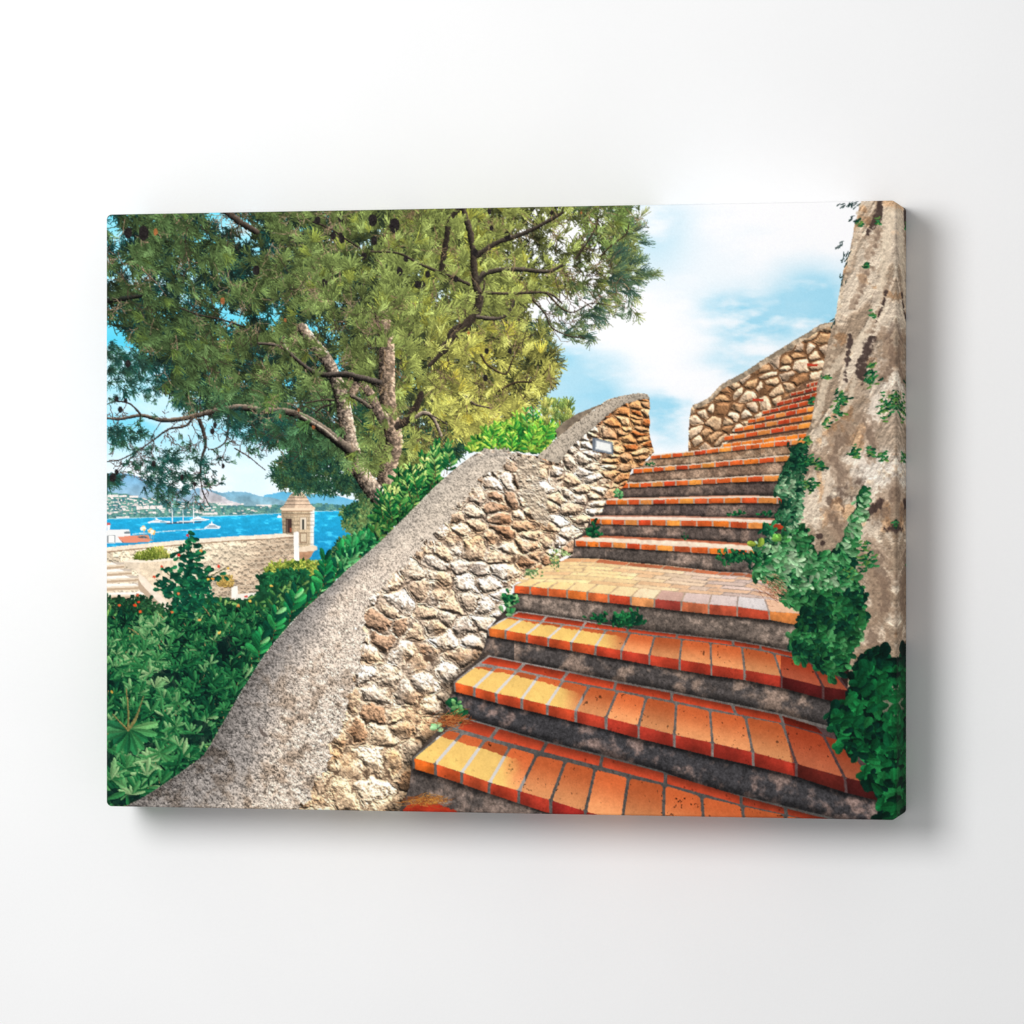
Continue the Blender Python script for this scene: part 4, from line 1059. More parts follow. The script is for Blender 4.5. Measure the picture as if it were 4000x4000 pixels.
GREEN = [(8, 34, 30), (14, 62, 44), (24, 92, 54), (46, 122, 66), (96, 160, 96)]
def paint_shrubs():
    # clipped hedge and planter shrubs by the bastion
    leaf_mass([(518, 2186), (530, 2168), (570, 2156), (590, 2146), (630, 2142), (650, 2160), (664, 2180), (600, 2188)], 420, 8, 16, 0.34,
              [(96, 112, 40), (134, 148, 62), (176, 180, 90), (206, 196, 90)], -1.57, 0.5, (70, 84, 34), 5)
    leaf_mass([(855, 2295), (850, 2265), (880, 2245), (905, 2255), (910, 2290)], 160, 8, 16, 0.34, [(150, 120, 60), (190, 156, 84), (214, 186, 110)], -1.57, 0.8, (150, 116, 66), 5)
    leaf_mass([(1028, 2235), (1060, 2205), (1120, 2195), (1200, 2190), (1270, 2196), (1280, 2240), (1240, 2300), (1080, 2330), (1020, 2290)], 1500, 9, 17, 0.5,
              [(40, 80, 34), (84, 116, 46), (138, 156, 62), (186, 186, 84)], -1.57, 1.4, (52, 84, 38), 8)
    leaf_mass([(1010, 2260), (1110, 2235), (1200, 2240), (1180, 2330), (1020, 2340)], 700, 14, 26, 0.6, [(10, 46, 34), (20, 76, 48), (36, 104, 60)], -1.2, 1.4, (14, 50, 36), 8)
    # trees between the turret and the coping
    leaf_mass([(1335, 2015), (1340, 1985), (1400, 1965), (1440, 1960), (1500, 2020), (1500, 2120), (1440, 2130), (1345, 2060)], 1500, 10, 20, 0.55,
              [(18, 62, 54), (36, 84, 58), (70, 112, 68), (120, 142, 84)], -1.4, 1.5, (22, 66, 56), 10)
    leaf_mass([(1300, 2140), (1330, 2105), (1390, 2095), (1420, 2130), (1400, 2200), (1300, 2250), (1270, 2240)], 1100, 9, 18, 0.5,
              [(14, 58, 48), (34, 84, 56), (84, 116, 66), (140, 152, 88)], -1.4, 1.5, (18, 60, 50), 10)
    # the big shrub in front
    low = [(402, 2400), (470, 2370), (560, 2380), (640, 2400), (720, 2350), (800, 2330), (960, 2340), (1040, 2300), (1100, 2280), (1200, 2260), (1290, 2210), (1400, 2180), (1180, 2400), (1086, 2500), (984, 2645), (881, 2815), (800, 2955), (740, 2998), (568, 3115), (470, 3170), (398, 3170)]
    a = Area(low, 10)
    t = sstep(2350, 3000, a.Y)[..., None]
    a.put(lerp(A(22, 66, 42), A(5, 26, 26), t) * (0.55 + 0.9 * N10[a.sl])[..., None])
    # lantana at the foot of the pale steps: small leaves, white wall showing through, red and orange heads
    leaf_mass([(402, 2330), (470, 2345), (560, 2330), (620, 2370), (700, 2360), (640, 2420), (560, 2410), (402, 2440)], 520, 12, 26, 0.55, [(16, 50, 34), (30, 72, 44), (60, 104, 60)], -0.6, 1.3, None)
    leaf_mass(low, 1500, 16, 34, 0.34, [(10, 48, 34), (24, 84, 48), (56, 120, 60), (126, 160, 88)], -0.9, 1.3, None, 8, True, 1, 0.5)
    mid = [(402, 2430), (600, 2420), (800, 2400), (950, 2390), (1120, 2400), (1060, 2510), (900, 2760), (800, 2930), (740, 2980), (560, 3110), (402, 3150)]
    rosettes(mid, 620, 28, 46, [(4, 28, 26), (8, 48, 38), (18, 84, 50), (40, 116, 64), (92, 150, 92)], 0.27, 5, 10, 0.9, 0.10)
    # dry and yellow twigs among the leaves
    p = inside(mid, 90)
    for x, y in p:
        an = rng.uniform(-2.6, -0.5)
        stroke([(x, y), (x + math.cos(an) * 22, y + math.sin(an) * 24), (x + math.cos(an) * 50, y + math.sin(an) * 46)], 4, 2.4, (168, 142, 92), 0.3, contrast=0.3)
    rosettes(mid, 330, 28, 46, [(6, 36, 30), (14, 66, 44), (28, 104, 58), (66, 140, 80), (136, 180, 120)], 0.27, 4, 9, 0.95, 0.06)
    # a deep hollow low in the shrub
    for cx, cy, rx, ry in ((760, 2860, 70, 50), (560, 2930, 60, 40), (480, 3110, 70, 40), (690, 2960, 60, 30), (900, 2520, 60, 40), (650, 2650, 60, 40), (420, 2990, 40, 60)):
        a = Area([(cx + rx * math.cos(q), cy + ry * math.sin(q)) for q in np.linspace(0, 6.28, 14)], 12)
        a.put(A(6, 24, 26) * (0.7 + 0.6 * N10[a.sl])[..., None], 0.72)
    rosettes(mid, 130, 30, 44, [(12, 62, 42), (28, 104, 58), (70, 146, 82), (150, 190, 130)], 0.27, 4, 9, 0.95, 0.0)
    # one large whorl low on the left
    m = 11
    ang = np.linspace(-0.2, 3.5, m)
    leaves(np.full(m, 500.), np.full(m, 2850.), ang, np.array([120, 115, 90, 100, 105, 90, 100, 80, 100, 110, 90.]), np.full(m, 30.), np.array([(96, 150, 90), (64, 128, 74), (30, 96, 56), (50, 116, 66), (36, 104, 60), (24, 84, 50), (40, 110, 62), (20, 76, 48), (36, 100, 60), (60, 120, 74), (30, 90, 56)], np.float32), 0.3)
    for e in ((440, 2790), (492, 2690), (560, 2720), (545, 2770)):
        stroke([(500, 2852), ((500 + e[0]) / 2 + 4, (2852 + e[1]) / 2 + 6), e], 9, 4, (150, 140, 84), 0.2, contrast=0.4)
    # tall lantana in front of the bastion
    for pts in ([(735, 2400), (742, 2300), (748, 2200), (740, 2120), (732, 2090)], [(742, 2330), (690, 2270), (640, 2230)], [(745, 2320), (810, 2260), (880, 2218)], [(740, 2290), (680, 2290), (610, 2265)], [(748, 2230), (780, 2170), (790, 2130)]):
        stroke(pts, 5, 3, (76, 84, 48), 0.2, contrast=0.3)
    for cx, cy, rx, ry, n in ((735, 2160, 46, 60, 44), (745, 2240, 60, 40, 34), (690, 2260, 70, 26, 26), (650, 2290, 50, 26, 22), (720, 2310, 80, 40, 52), (810, 2250, 60, 30, 26), (790, 2310, 40, 40, 30), (745, 2110, 34, 24, 9), (640, 2230, 40, 22, 9), (740, 2360, 80, 34, 50)):
        q = rng.normal(0, 0.5, (n, 2))
        xs, ys = cx + q[:, 0] * rx, cy + q[:, 1] * ry
        L = rng.uniform(18, 34, n)
        c = np.array([(10, 58, 44), (18, 82, 54), (30, 100, 62), (14, 66, 48)], np.float32)[rng.randint(0, 4, n)] * rng.uniform(0.8, 1.2, (n, 1))
        leaves(xs, ys, rng.uniform(-0.6, 1.2, n) + (rng.rand(n) < .4) * 2.4, L, L * 0.62, c.astype(np.float32), 0.12)
    for x, y, c in [(698, 2168, (206, 44, 40)), (731, 2091, (190, 60, 70)), (632, 2213, (210, 84, 60)), (602, 2254, (206, 78, 50)), (852, 2212, (214, 60, 44)), (890, 2218, (236, 190, 90)), (783, 2152, (240, 150, 80)),
                    (696, 2318, (226, 120, 70)), (540, 2352, (222, 60, 34)), (526, 2364, (226, 70, 36)), (548, 2390, (222, 84, 44)), (672, 2390, (214, 110, 60)), (466, 2364, (210, 90, 50)), (960, 2330, (190, 70, 60)),
                    (975, 2348, (236, 180, 80)), (855, 2470, (238, 190, 96)), (830, 2260, (226, 150, 60)), (812, 2262, (240, 190, 80)), (1060, 2288, (240, 190, 90)), (778, 2420, (236, 170, 100)), (930, 2366, (222, 150, 80)), (437, 2702, (206, 160, 70)), (536, 2324, (200, 90, 60))]:
        a = Area([(x + rng.uniform(5, 8) * math.cos(q), y + rng.uniform(4, 7) * math.sin(q)) for q in np.linspace(0, 6.28, 9)], 2)
        a.put(A(*c) * (0.85 + 0.3 * FINE[a.sl])[..., None])
    # leaves hanging over the coping's outer edge
    for x, y, an, ln in [(1180, 2380, -0.9, 150), (1240, 2330, -1.0, 140), (1300, 2270, -1.2, 150), (1350, 2230, -0.9, 140), (1130, 2430, -1.3, 130), (1260, 2290, -1.5, 120), (1400, 2180, -1.1, 130), (1060, 2500, -1.2, 120), (1010, 2580, -1.4, 110)]:
        sprig(x, y, an, ln, 7, 62, [(10, 62, 44), (22, 104, 58), (44, 140, 74), (120, 180, 116)], 0.4)
    leaf_mass([(1330, 2240), (1400, 2170), (1470, 2110), (1440, 2080), (1380, 2120), (1330, 2170)], 130, 26, 50, 0.36, [(10, 60, 44), (20, 96, 56), (44, 136, 74), (110, 176, 112)], -0.9, 0.9, None)
    # glossy laurel shoots along the coping below the pine
    body = [(1470, 2118), (1450, 2050), (1480, 1985), (1530, 1900), (1560, 1850), (1620, 1840), (1700, 1845), (1720, 1880), (1640, 1960), (1560, 2040)]
    leaf_mass(body, 620, 20, 40, 0.36, [(8, 44, 30), (18, 76, 42), (50, 112, 50), (120, 154, 80)], -1.3, 1.0, (10, 44, 32), 8)
    for k in range(34):
        t = rng.rand()
        x, y = lerp(1500, 1720, t) + rng.uniform(-20, 10), lerp(2060, 1870, t) + rng.uniform(-40, 14)
        sprig(x, y, rng.uniform(-1.9, -1.2), rng.uniform(80, 130), 8, 34, [(14, 66, 38), (30, 104, 50), (80, 140, 66), (150, 184, 100), (190, 206, 120)], 0.34)
    for x, y, an, ln in ((1700, 1860, -1.5, 110), (1745, 1850, -1.35, 130), (1760, 1830, -1.6, 90)):
        sprig(x, y, an, ln, 8, 34, [(20, 80, 44), (70, 136, 66), (140, 180, 100)], 0.34)
    body = [(1830, 1772), (1850, 1720), (1890, 1690), (1960, 1660), (2040, 1640), (2130, 1660), (2190, 1690), (2110, 1774), (1990, 1760), (1930, 1752)]
    leaf_mass(body, 620, 18, 36, 0.38, [(24, 92, 40), (62, 130, 48), (112, 164, 58), (186, 206, 84)], -1.4, 1.1, (30, 84, 44), 8)
    for k in range(26):
        x, y = rng.uniform(1850, 2160), rng.uniform(1700, 1770)
        sprig(x, y, rng.uniform(-2.0, -1.1), rng.uniform(60, 100), 7, 30, [(40, 120, 46), (100, 166, 58), (160, 200, 74), (206, 216, 100)], 0.36)
    for x, y, an, ln in ((2082, 1650, -1.55, 60), (2060, 1670, -1.6, 80), (2180, 1690, -1.3, 40)):
        sprig(x, y, an, ln, 4, 28, [(50, 130, 60), (130, 180, 80), (190, 150, 80)], 0.38)
    # fine pine shoots beyond
    n = 60
    xs, ys = rng.uniform(2120, 2235, n), rng.uniform(1580, 1660, n)
    tufts(xs, ys, np.full(n, -1.4) + rng.normal(0, .3, n), np.full(n, 34.), np.array([(122, 140, 70), (90, 112, 60), (160, 160, 84)], np.float32)[rng.randint(0, 3, n)], 10, 0.5)

IVY = [(10, 48, 36), (22, 78, 46), (40, 108, 56), (74, 140, 84), (134, 172, 124)]
def paint_ivy():
    Y2 = lambda pts: Z(2500, 1500, .5694, pts)
    Z8 = lambda pts: Z(2500, 2300, .6211, pts)
    up = Y2([(1115, 405), (1060, 420), (1010, 430), (1030, 470), (985, 560), (950, 640), (920, 740), (990, 800), (930, 880), (920, 920), (1010, 990), (1010, 1040), (870, 1055), (760, 1110), (800, 1160), (900, 1200), (1100, 1180), (1120, 1050), (1060, 1000), (1080, 850), (1100, 650), (1120, 520)])
    leaf_mass(up, 1100, 16, 32, 0.5, [(12, 48, 38), (26, 78, 50), (60, 116, 78), (150, 178, 140)], 0.3, 0.9, (14, 50, 38), 8)
    main = Y2([(760, 1270), (800, 1180), (900, 1100), (1000, 1040), (1100, 990), (1150, 1100), (1180, 1190), (1280, 1180), (1380, 1080), (1430, 960), (1470, 850), (1500, 740), (1540, 720), (1530, 880), (1470, 1000), (1450, 1130), (1420, 1230), (1440, 1300), (1490, 1420), (1510, 1560), (1480, 1700), (1400, 1800), (1290, 1850), (1250, 1800), (1100, 1740), (1080, 1640), (1130, 1560), (1000, 1480), (900, 1360)])
    leaf_mass(main, 1900, 20, 38, 0.52, IVY, 0.4, 0.9, (10, 42, 32), 10, True, 1, 0.5)
    leaf_mass(main, 500, 22, 36, 0.5, [(40, 110, 60), (90, 150, 96), (160, 190, 150)], 0.3, 0.7, None, 0, True, 1, 0.2)
    lip = Z8([(870, 40), (1000, 140), (1000, 230), (930, 330), (980, 430), (1090, 470), (1200, 550), (1280, 520), (1310, 380), (1390, 180), (1330, 20)])
    leaf_mass(lip, 900, 24, 42, 0.6, IVY[:4], 0.5, 1.0, (10, 42, 32), 8)
    low = Z8([(1390, 400), (1340, 470), (1370, 540), (1290, 650), (1290, 720), (1190, 760), (1170, 830), (1240, 950), (1370, 1050), (1440, 1110), (1370, 1160), (1450, 1250), (1540, 1330), (1490, 1400), (1490, 1490), (1690, 1490), (1690, 480), (1560, 470), (1500, 395)])
    a = Area(Z8([(1530, 500), (1660, 480), (1680, 900), (1560, 860)]), 10)
    leaf_mass(low, 900, 34, 62, 0.62, [(6, 36, 28), (12, 66, 38), (20, 98, 50), (36, 126, 66)], 0.6, 1.1, (6, 30, 26), 8)
    # bark-like patch of the rock between the leaves
    p = Area(Z8([(1520, 640), (1600, 620), (1630, 860), (1540, 800)]), 14)
    p.put(tint((132, 118, 104), (N10[p.sl], .35), (N3[p.sl], .2)), 0.8)
    leaf_mass(Z8([(1480, 560), (1600, 540), (1620, 900), (1500, 900)]), 34, 36, 60, 0.6, [(12, 66, 38), (26, 110, 56)], 0.6, 1.0, None)
    # small tufts growing out of the rock
    for x, y, r, n in [(3388, 1485, 26, 34), (3276, 1560, 24, 34), (3390, 1440, 16, 12), (3462, 1590, 40, 60), (3490, 1550, 26, 26), (3262, 1608, 20, 24), (3222, 1654, 14, 14), (3330, 1770, 20, 28), (3394, 1765, 16, 18), (3436, 1782, 18, 20), (3148, 1805, 22, 34),
                       (3195, 1822, 18, 24), (3156, 1895, 26, 40), (3376, 2200, 36, 60), (3370, 2130, 20, 18), (3398, 1230, 12, 8), (3215, 1476, 10, 10), (3160, 1570, 10, 14), (3370, 1040, 10, 8), (3350, 870, 16, 12), (3420, 870, 20, 8), (3495, 2050, 16, 14), (3140, 1720, 14, 22), (3310, 2240, 26, 30)]:
        q = rng.normal(0, 0.55, (n, 2)) * r
        L = rng.uniform(12, 26, n)
        c = np.array([(14, 58, 40), (28, 92, 52), (50, 116, 66), (86, 124, 60)], np.float32)[rng.randint(0, 4, n)]
        leaves(x + q[:, 0], y + q[:, 1], rng.uniform(-0.9, 0.3, n), L, L * 0.42, c, 0.2)
    # sprays on the rock's skyline
    for x, y in ((3345, 790), (3325, 792), (3300, 800), (3290, 955), (3310, 985), (3300, 1010), (3296, 1080), (3338, 850), (3262, 1250)):
        n = 6
        leaves(x + rng.normal(0, 8, n), y + rng.normal(0, 8, n), rng.uniform(1.6, 2.9, n), np.full(n, 20.), np.full(n, 5.), np.tile(A(34, 56, 54), (n, 1)), 0)
    # plants in the joints of the stairs
    def clump(x, y, rx, ry, n, l0, l1, cols, ratio=0.6):
        q = rng.normal(0, 0.5, (n, 2))
        L = rng.uniform(l0, l1, n)
        c = np.array(cols, np.float32)[rng.randint(0, len(cols), n)] * rng.uniform(0.8, 1.2, (n, 1))
        leaves(x + q[:, 0] * rx, y + q[:, 1] * ry, rng.uniform(-3.1, 0.0, n), L, L * ratio, c.astype(np.float32), 0.25)
    DG = [(10, 50, 34), (18, 74, 44), (32, 98, 54)]
    LG = [(40, 104, 60), (84, 146, 88), (120, 170, 110)]
    clump(2440, 2425, 56, 26, 80, 16, 32, DG, 0.5)
    clump(2338, 2420, 36, 14, 26, 14, 24, DG, 0.5)
    clump(1992, 2370, 22, 44, 24, 18, 30, LG)
    clump(1984, 2348, 14, 24, 14, 16, 26, DG)
    clump(1778, 2780, 30, 40, 34, 20, 32, DG, 0.9)
    clump(1790, 2765, 20, 24, 10, 14, 22, [(100, 150, 90), (64, 120, 70)], 0.8)
    clump(1704, 2842, 14, 18, 9, 18, 28, [(120, 176, 120), (150, 196, 140)], 0.7)
    clump(2312, 2072, 18, 36, 30, 14, 24, DG, 0.6)
    clump(2340, 2085, 14, 10, 10, 12, 18, DG)
    clump(2418, 1930, 18, 14, 16, 12, 20, LG)
    clump(2536, 1816, 14, 6, 10, 8, 14, DG)
    clump(2674, 2098, 10, 10, 9, 8, 14, DG)
    clump(2860, 2178, 70, 24, 60, 16, 30, [(12, 56, 38), (24, 84, 48), (40, 106, 60)], 0.5)
    clump(2960, 2190, 50, 30, 40, 16, 28, DG, 0.5)
    clump(2995, 2080, 30, 26, 22, 20, 34, [(14, 60, 42), (34, 104, 62)], 0.6)
    clump(3045, 2110, 26, 14, 6, 24, 36, [(70, 140, 70), (110, 164, 70)], 0.6)
    clump(2958, 2134, 14, 8, 3, 30, 42, [(170, 190, 70), (150, 180, 66)], 0.7)
    clump(2870, 2010, 40, 8, 26, 10, 18, DG)
    clump(3000, 2012, 34, 8, 22, 10, 18, DG)
    clump(2168, 2190, 16, 36, 44, 8, 16, [(130, 150, 90), (90, 124, 80), (170, 180, 130), (200, 190, 110)], 0.6)
    clump(2078, 2240, 34, 20, 40, 8, 15, [(120, 146, 90), (90, 124, 80), (170, 180, 130)], 0.6)
    clump(2210, 2165, 18, 14, 24, 8, 14, [(120, 146, 90), (160, 176, 120)], 0.6)
    # dry pine needles swept into corners
    n = 130
    x, y = rng.normal(1745, 26, n), rng.normal(2818, 12, n)
    an = rng.uniform(-0.6, 0.2, n)
    l = rng.uniform(24, 70, n)
    lines(x, y, x + np.cos(an) * l, y + np.sin(an) * l, rng.normal(0, .12, n), np.array([(150, 80, 40), (120, 56, 32), (186, 120, 70)], np.float32)[rng.randint(0, 3, n)], size=1)
    x, y = rng.normal(1640, 38, n), rng.normal(3130, 8, n)
    lines(x, y, x + np.cos(an) * l, y + np.sin(an) * l * 0.6, rng.normal(0, .15, n), np.array([(190, 130, 60), (150, 90, 44), (120, 64, 36)], np.float32)[rng.randint(0, 3, n)], size=1)
    x, y = rng.normal(3010, 22, n), rng.normal(2300, 22, n)
    an = rng.uniform(0.1, 1.0, n)
    lines(x, y, x + np.cos(an) * 30, y + np.sin(an) * 24, rng.normal(0, .1, n), np.array([(190, 140, 110), (140, 90, 66), (214, 170, 140)], np.float32)[rng.randint(0, 3, n)], size=1)
# ---- the pine
CROWN = [(395, 760), (2490, 760), (2470, 800), (2430, 870), (2450, 960), (2410, 1000), (2460, 1060), (2400, 1110), (2300, 1120), (2120, 1140), (2060, 1180), (2040, 1255), (2134, 1258), (2140, 1350), (2170, 1370), (2180, 1440), (2130, 1530), (2050, 1600),
         (1900, 1690), (1760, 1745), (1640, 1800), (1560, 1840), (1430, 1850), (1330, 1790), (1250, 1730), (1140, 1730), (1040, 1730), (985, 1690), (960, 1630), (800, 1600), (720, 1590), (660, 1530), (590, 1440), (540, 1350), (480, 1290), (395, 1240)]

def crown_color(xs, ys):
    """Local leaf colour: cool and deep on the left, sunlit yellow green on the right and low down."""
    t = np.clip((xs - 700) / 1300, 0, 1)[:, None]
    lo = lerp(A(60, 78, 46), A(116, 122, 64), t)
    warm = sstep(1150, 1450, ys)[:, None] * sstep(1500, 1800, xs)[:, None]
    lo = lerp(lo, A(158, 152, 76), warm * 0.75)
    edge = sstep(2150, 2400, xs)[:, None]
    lo = lerp(lo, A(86, 108, 58), edge * 0.7)
    left_low = sstep(1450, 1650, ys)[:, None] * sstep(1500, 1200, xs)[:, None]
    lo = lerp(lo, A(40, 74, 52), left_low * 0.75)
    return lo.astype(np.float32)

def needle_dir(xs, ys):
    """Needles stream down to the right at the far left and fan outward elsewhere."""
    a = np.arctan2(ys - 1500, xs - 1480)
    left = sstep(1250, 600, xs)
    base = np.where(rng.rand(len(xs)) < left * 0.75, 0.75 + rng.normal(0, 0.25, len(xs)), a + rng.normal(0, 0.9, len(xs)))
    return base

def spread_points(n, poly, dens):
    p = inside(poly, n)
    d = dens(p[:, 0], p[:, 1])
    return p[rng.rand(len(p)) < d]

HOLES = [(910, 870, 90, 60, .95), (960, 910, 50, 40, .9), (830, 845, 40, 30, .7), (990, 985, 40, 30, .7), (560, 890, 50, 30, .5), (470, 940, 50, 50, .65), (440, 1010, 40, 50, .6), (450, 880, 40, 30, .6), (500, 1060, 70, 26, .6), (560, 1085, 50, 26, .5), (430, 860, 30, 30, .6), (735, 1050, 50, 36, .7), (770, 1085, 40, 40, .6), (720, 1170, 50, 36, .75), (860, 1220, 60, 44, .75), (920, 1255, 60, 30, .7), (1085, 1205, 36, 34, .8),
         (1240, 1290, 50, 30, .7), (1290, 1310, 50, 40, .7), (1300, 1420, 40, 50, .6), (620, 1100, 30, 30, .5), (1120, 1475, 50, 36, .5), (1330, 1480, 30, 30, .5), (1180, 1580, 50, 40, .55), (1390, 1600, 40, 70, .6), (840, 1480, 40, 20, .6), (940, 1540, 40, 20, .4), (640, 1560, 60, 40, .5), (1440, 1620, 30, 50, .55), (1590, 1560, 24, 60, .55), (1570, 1650, 20, 50, .55), (1660, 1640, 50, 40, .6), (1640, 1330, 50, 30, .5), (1610, 1480, 30, 30, .5), (1290, 1650, 40, 40, .5),
         (2150, 980, 80, 60, .5), (2080, 880, 60, 60, .5), (2230, 900, 60, 60, .5), (2250, 1020, 80, 40, .5), (2000, 960, 50, 40, .4), (1990, 1010, 60, 30, .4), (2320, 960, 60, 60, .4), (2100, 1080, 80, 30, .5), (2200, 1090, 60, 30, .5), (2340, 850, 40, 40, .4), (2190, 830, 50, 30, .4), (1960, 1240, 30, 30, .4), (1990, 1350, 30, 20, .4), (2000, 900, 40, 40, .35), (1910, 850, 40, 30, .3)]

def holes(xs, ys):
    d = np.ones(len(xs))
    for cx, cy, rx, ry, k in HOLES:
        d *= 1 - min(1, k * 1.25) * np.exp(-((xs - cx) / (rx * 1.15)) ** 2 - ((ys - cy) / (ry * 1.15)) ** 2)
    return d

BARK = (150, 134, 120)
def limbs_back(first=True):
    D = (58, 52, 48)
    Z2 = lambda pts: Z(1300, 780, .6729, pts)
    Z3 = lambda pts: Z(380, 1300, .5694, pts)
    for pts, w0, w1, c in [
        (Z2([(640, 870), (760, 740), (830, 650), (850, 560), (828, 480), (815, 330), (800, 200), (770, 100), (750, 30)]), 36, 20, (92, 80, 68)),
        (Z2([(835, 485), (880, 430), (980, 405), (1100, 405), (1250, 415), (1330, 380)]), 24, 12, (96, 86, 74)),
        (Z2([(840, 320), (950, 250), (1080, 205), (1200, 150), (1330, 75)]), 22, 13, (84, 74, 64)),
        (Z2([(790, 490), (700, 450), (620, 420), (500, 370), (380, 310), (220, 300)]), 14, 7, (84, 74, 62)),
        (Z2([(630, 410), (655, 250), (680, 120), (740, 40)]), 24, 18, (72, 62, 54)),
        (Z2([(860, 535), (1000, 545), (1240, 540), (1330, 600)]), 13, 7, (96, 84, 70)),
        (Z2([(840, 680), (940, 690), (1010, 665), (1050, 590)]), 18, 9, (110, 98, 86)),
        (Z2([(850, 660), (870, 560), (880, 470)]), 12, 6, (100, 88, 76)),
        (Z2([(760, 740), (700, 800), (640, 880), (560, 960)]), 26, 16, (88, 76, 64)),
        (Z2([(860, 900), (900, 960), (1000, 1010), (1040, 930), (1080, 850)]), 9, 5, (96, 80, 60)),
        (Z2([(960, 1110), (1060, 1060), (1180, 1050), (1250, 980)]), 9, 5, (90, 74, 56)),
        (Z2([(770, 1140), (830, 1190), (940, 1210)]), 10, 6, (120, 104, 88)),
        (Z2([(1410, 340), (1480, 240), (1530, 150), (1540, 100)]), 9, 5, (86, 76, 62)),
        (Z2([(1550, 330), (1620, 260), (1700, 200), (1720, 130)]), 7, 4, (96, 82, 62)),
        (Z2([(1240, 540), (1330, 630), (1400, 650), (1500, 600), (1620, 615)]), 8, 3, (100, 86, 68)),
        (Z2([(1160, 580), (1230, 660), (1270, 740), (1370, 790), (1460, 800)]), 8, 4, (92, 80, 64)),
        (Z(1300, 1200, .4579, [(560, 1010), (650, 940), (710, 850), (750, 740)]), 34, 24, (78, 66, 58)),
        (Z(1300, 1200, .4579, [(700, 940), (780, 900), (850, 940), (900, 1040), (920, 1090)]), 16, 12, (186, 166, 146)),
        (Z(1300, 1200, .4579, [(780, 910), (860, 930), (980, 1000)]), 8, 4, (110, 96, 84)),
        (Z(1300, 1200, .4579, [(920, 380), (980, 300), (1010, 200), (1092, 150)]), 22, 14, (84, 74, 64)),
        (Z3([(1932, 340), (1800, 305), (1700, 280), (1580, 285), (1480, 265), (1400, 210), (1330, 150), (1240, 90), (1100, 70)]), 24, 9, (96, 86, 78)),
        (Z3([(1740, 430), (1800, 460), (1870, 510)]), 14, 16, (120, 106, 94)),
        (Z3([(1620, 460), (1540, 460), (1430, 480)]), 8, 5, (96, 84, 72)),
        (Z3([(1500, 540), (1540, 510), (1600, 490)]), 8, 7, (72, 62, 56)),
        (Z(380, 780, .5694, [(60, 690), (160, 680), (300, 660)]), 22, 14, (44, 48, 42)),
        (Z(380, 780, .5694, [(560, 740), (700, 790), (850, 820), (1000, 870)]), 6, 7, (70, 62, 52)),
        (Z(380, 780, .5694, [(880, 80), (960, 140), (1090, 220)]), 26, 22, (88, 76, 66)),
        (Z(380, 780, .5694, [(1480, 150), (1600, 200), (1720, 280), (1800, 330)]), 8, 6, (70, 60, 52)),
        (Z(380, 780, .5694, [(250, 430), (330, 500), (420, 590), (470, 660)]), 4, 3, (140, 116, 92)),
    ]:
        stroke(pts, w0, w1, c, 0.35, (0.4, -0.8), 0.7)
        if not first:
            pass

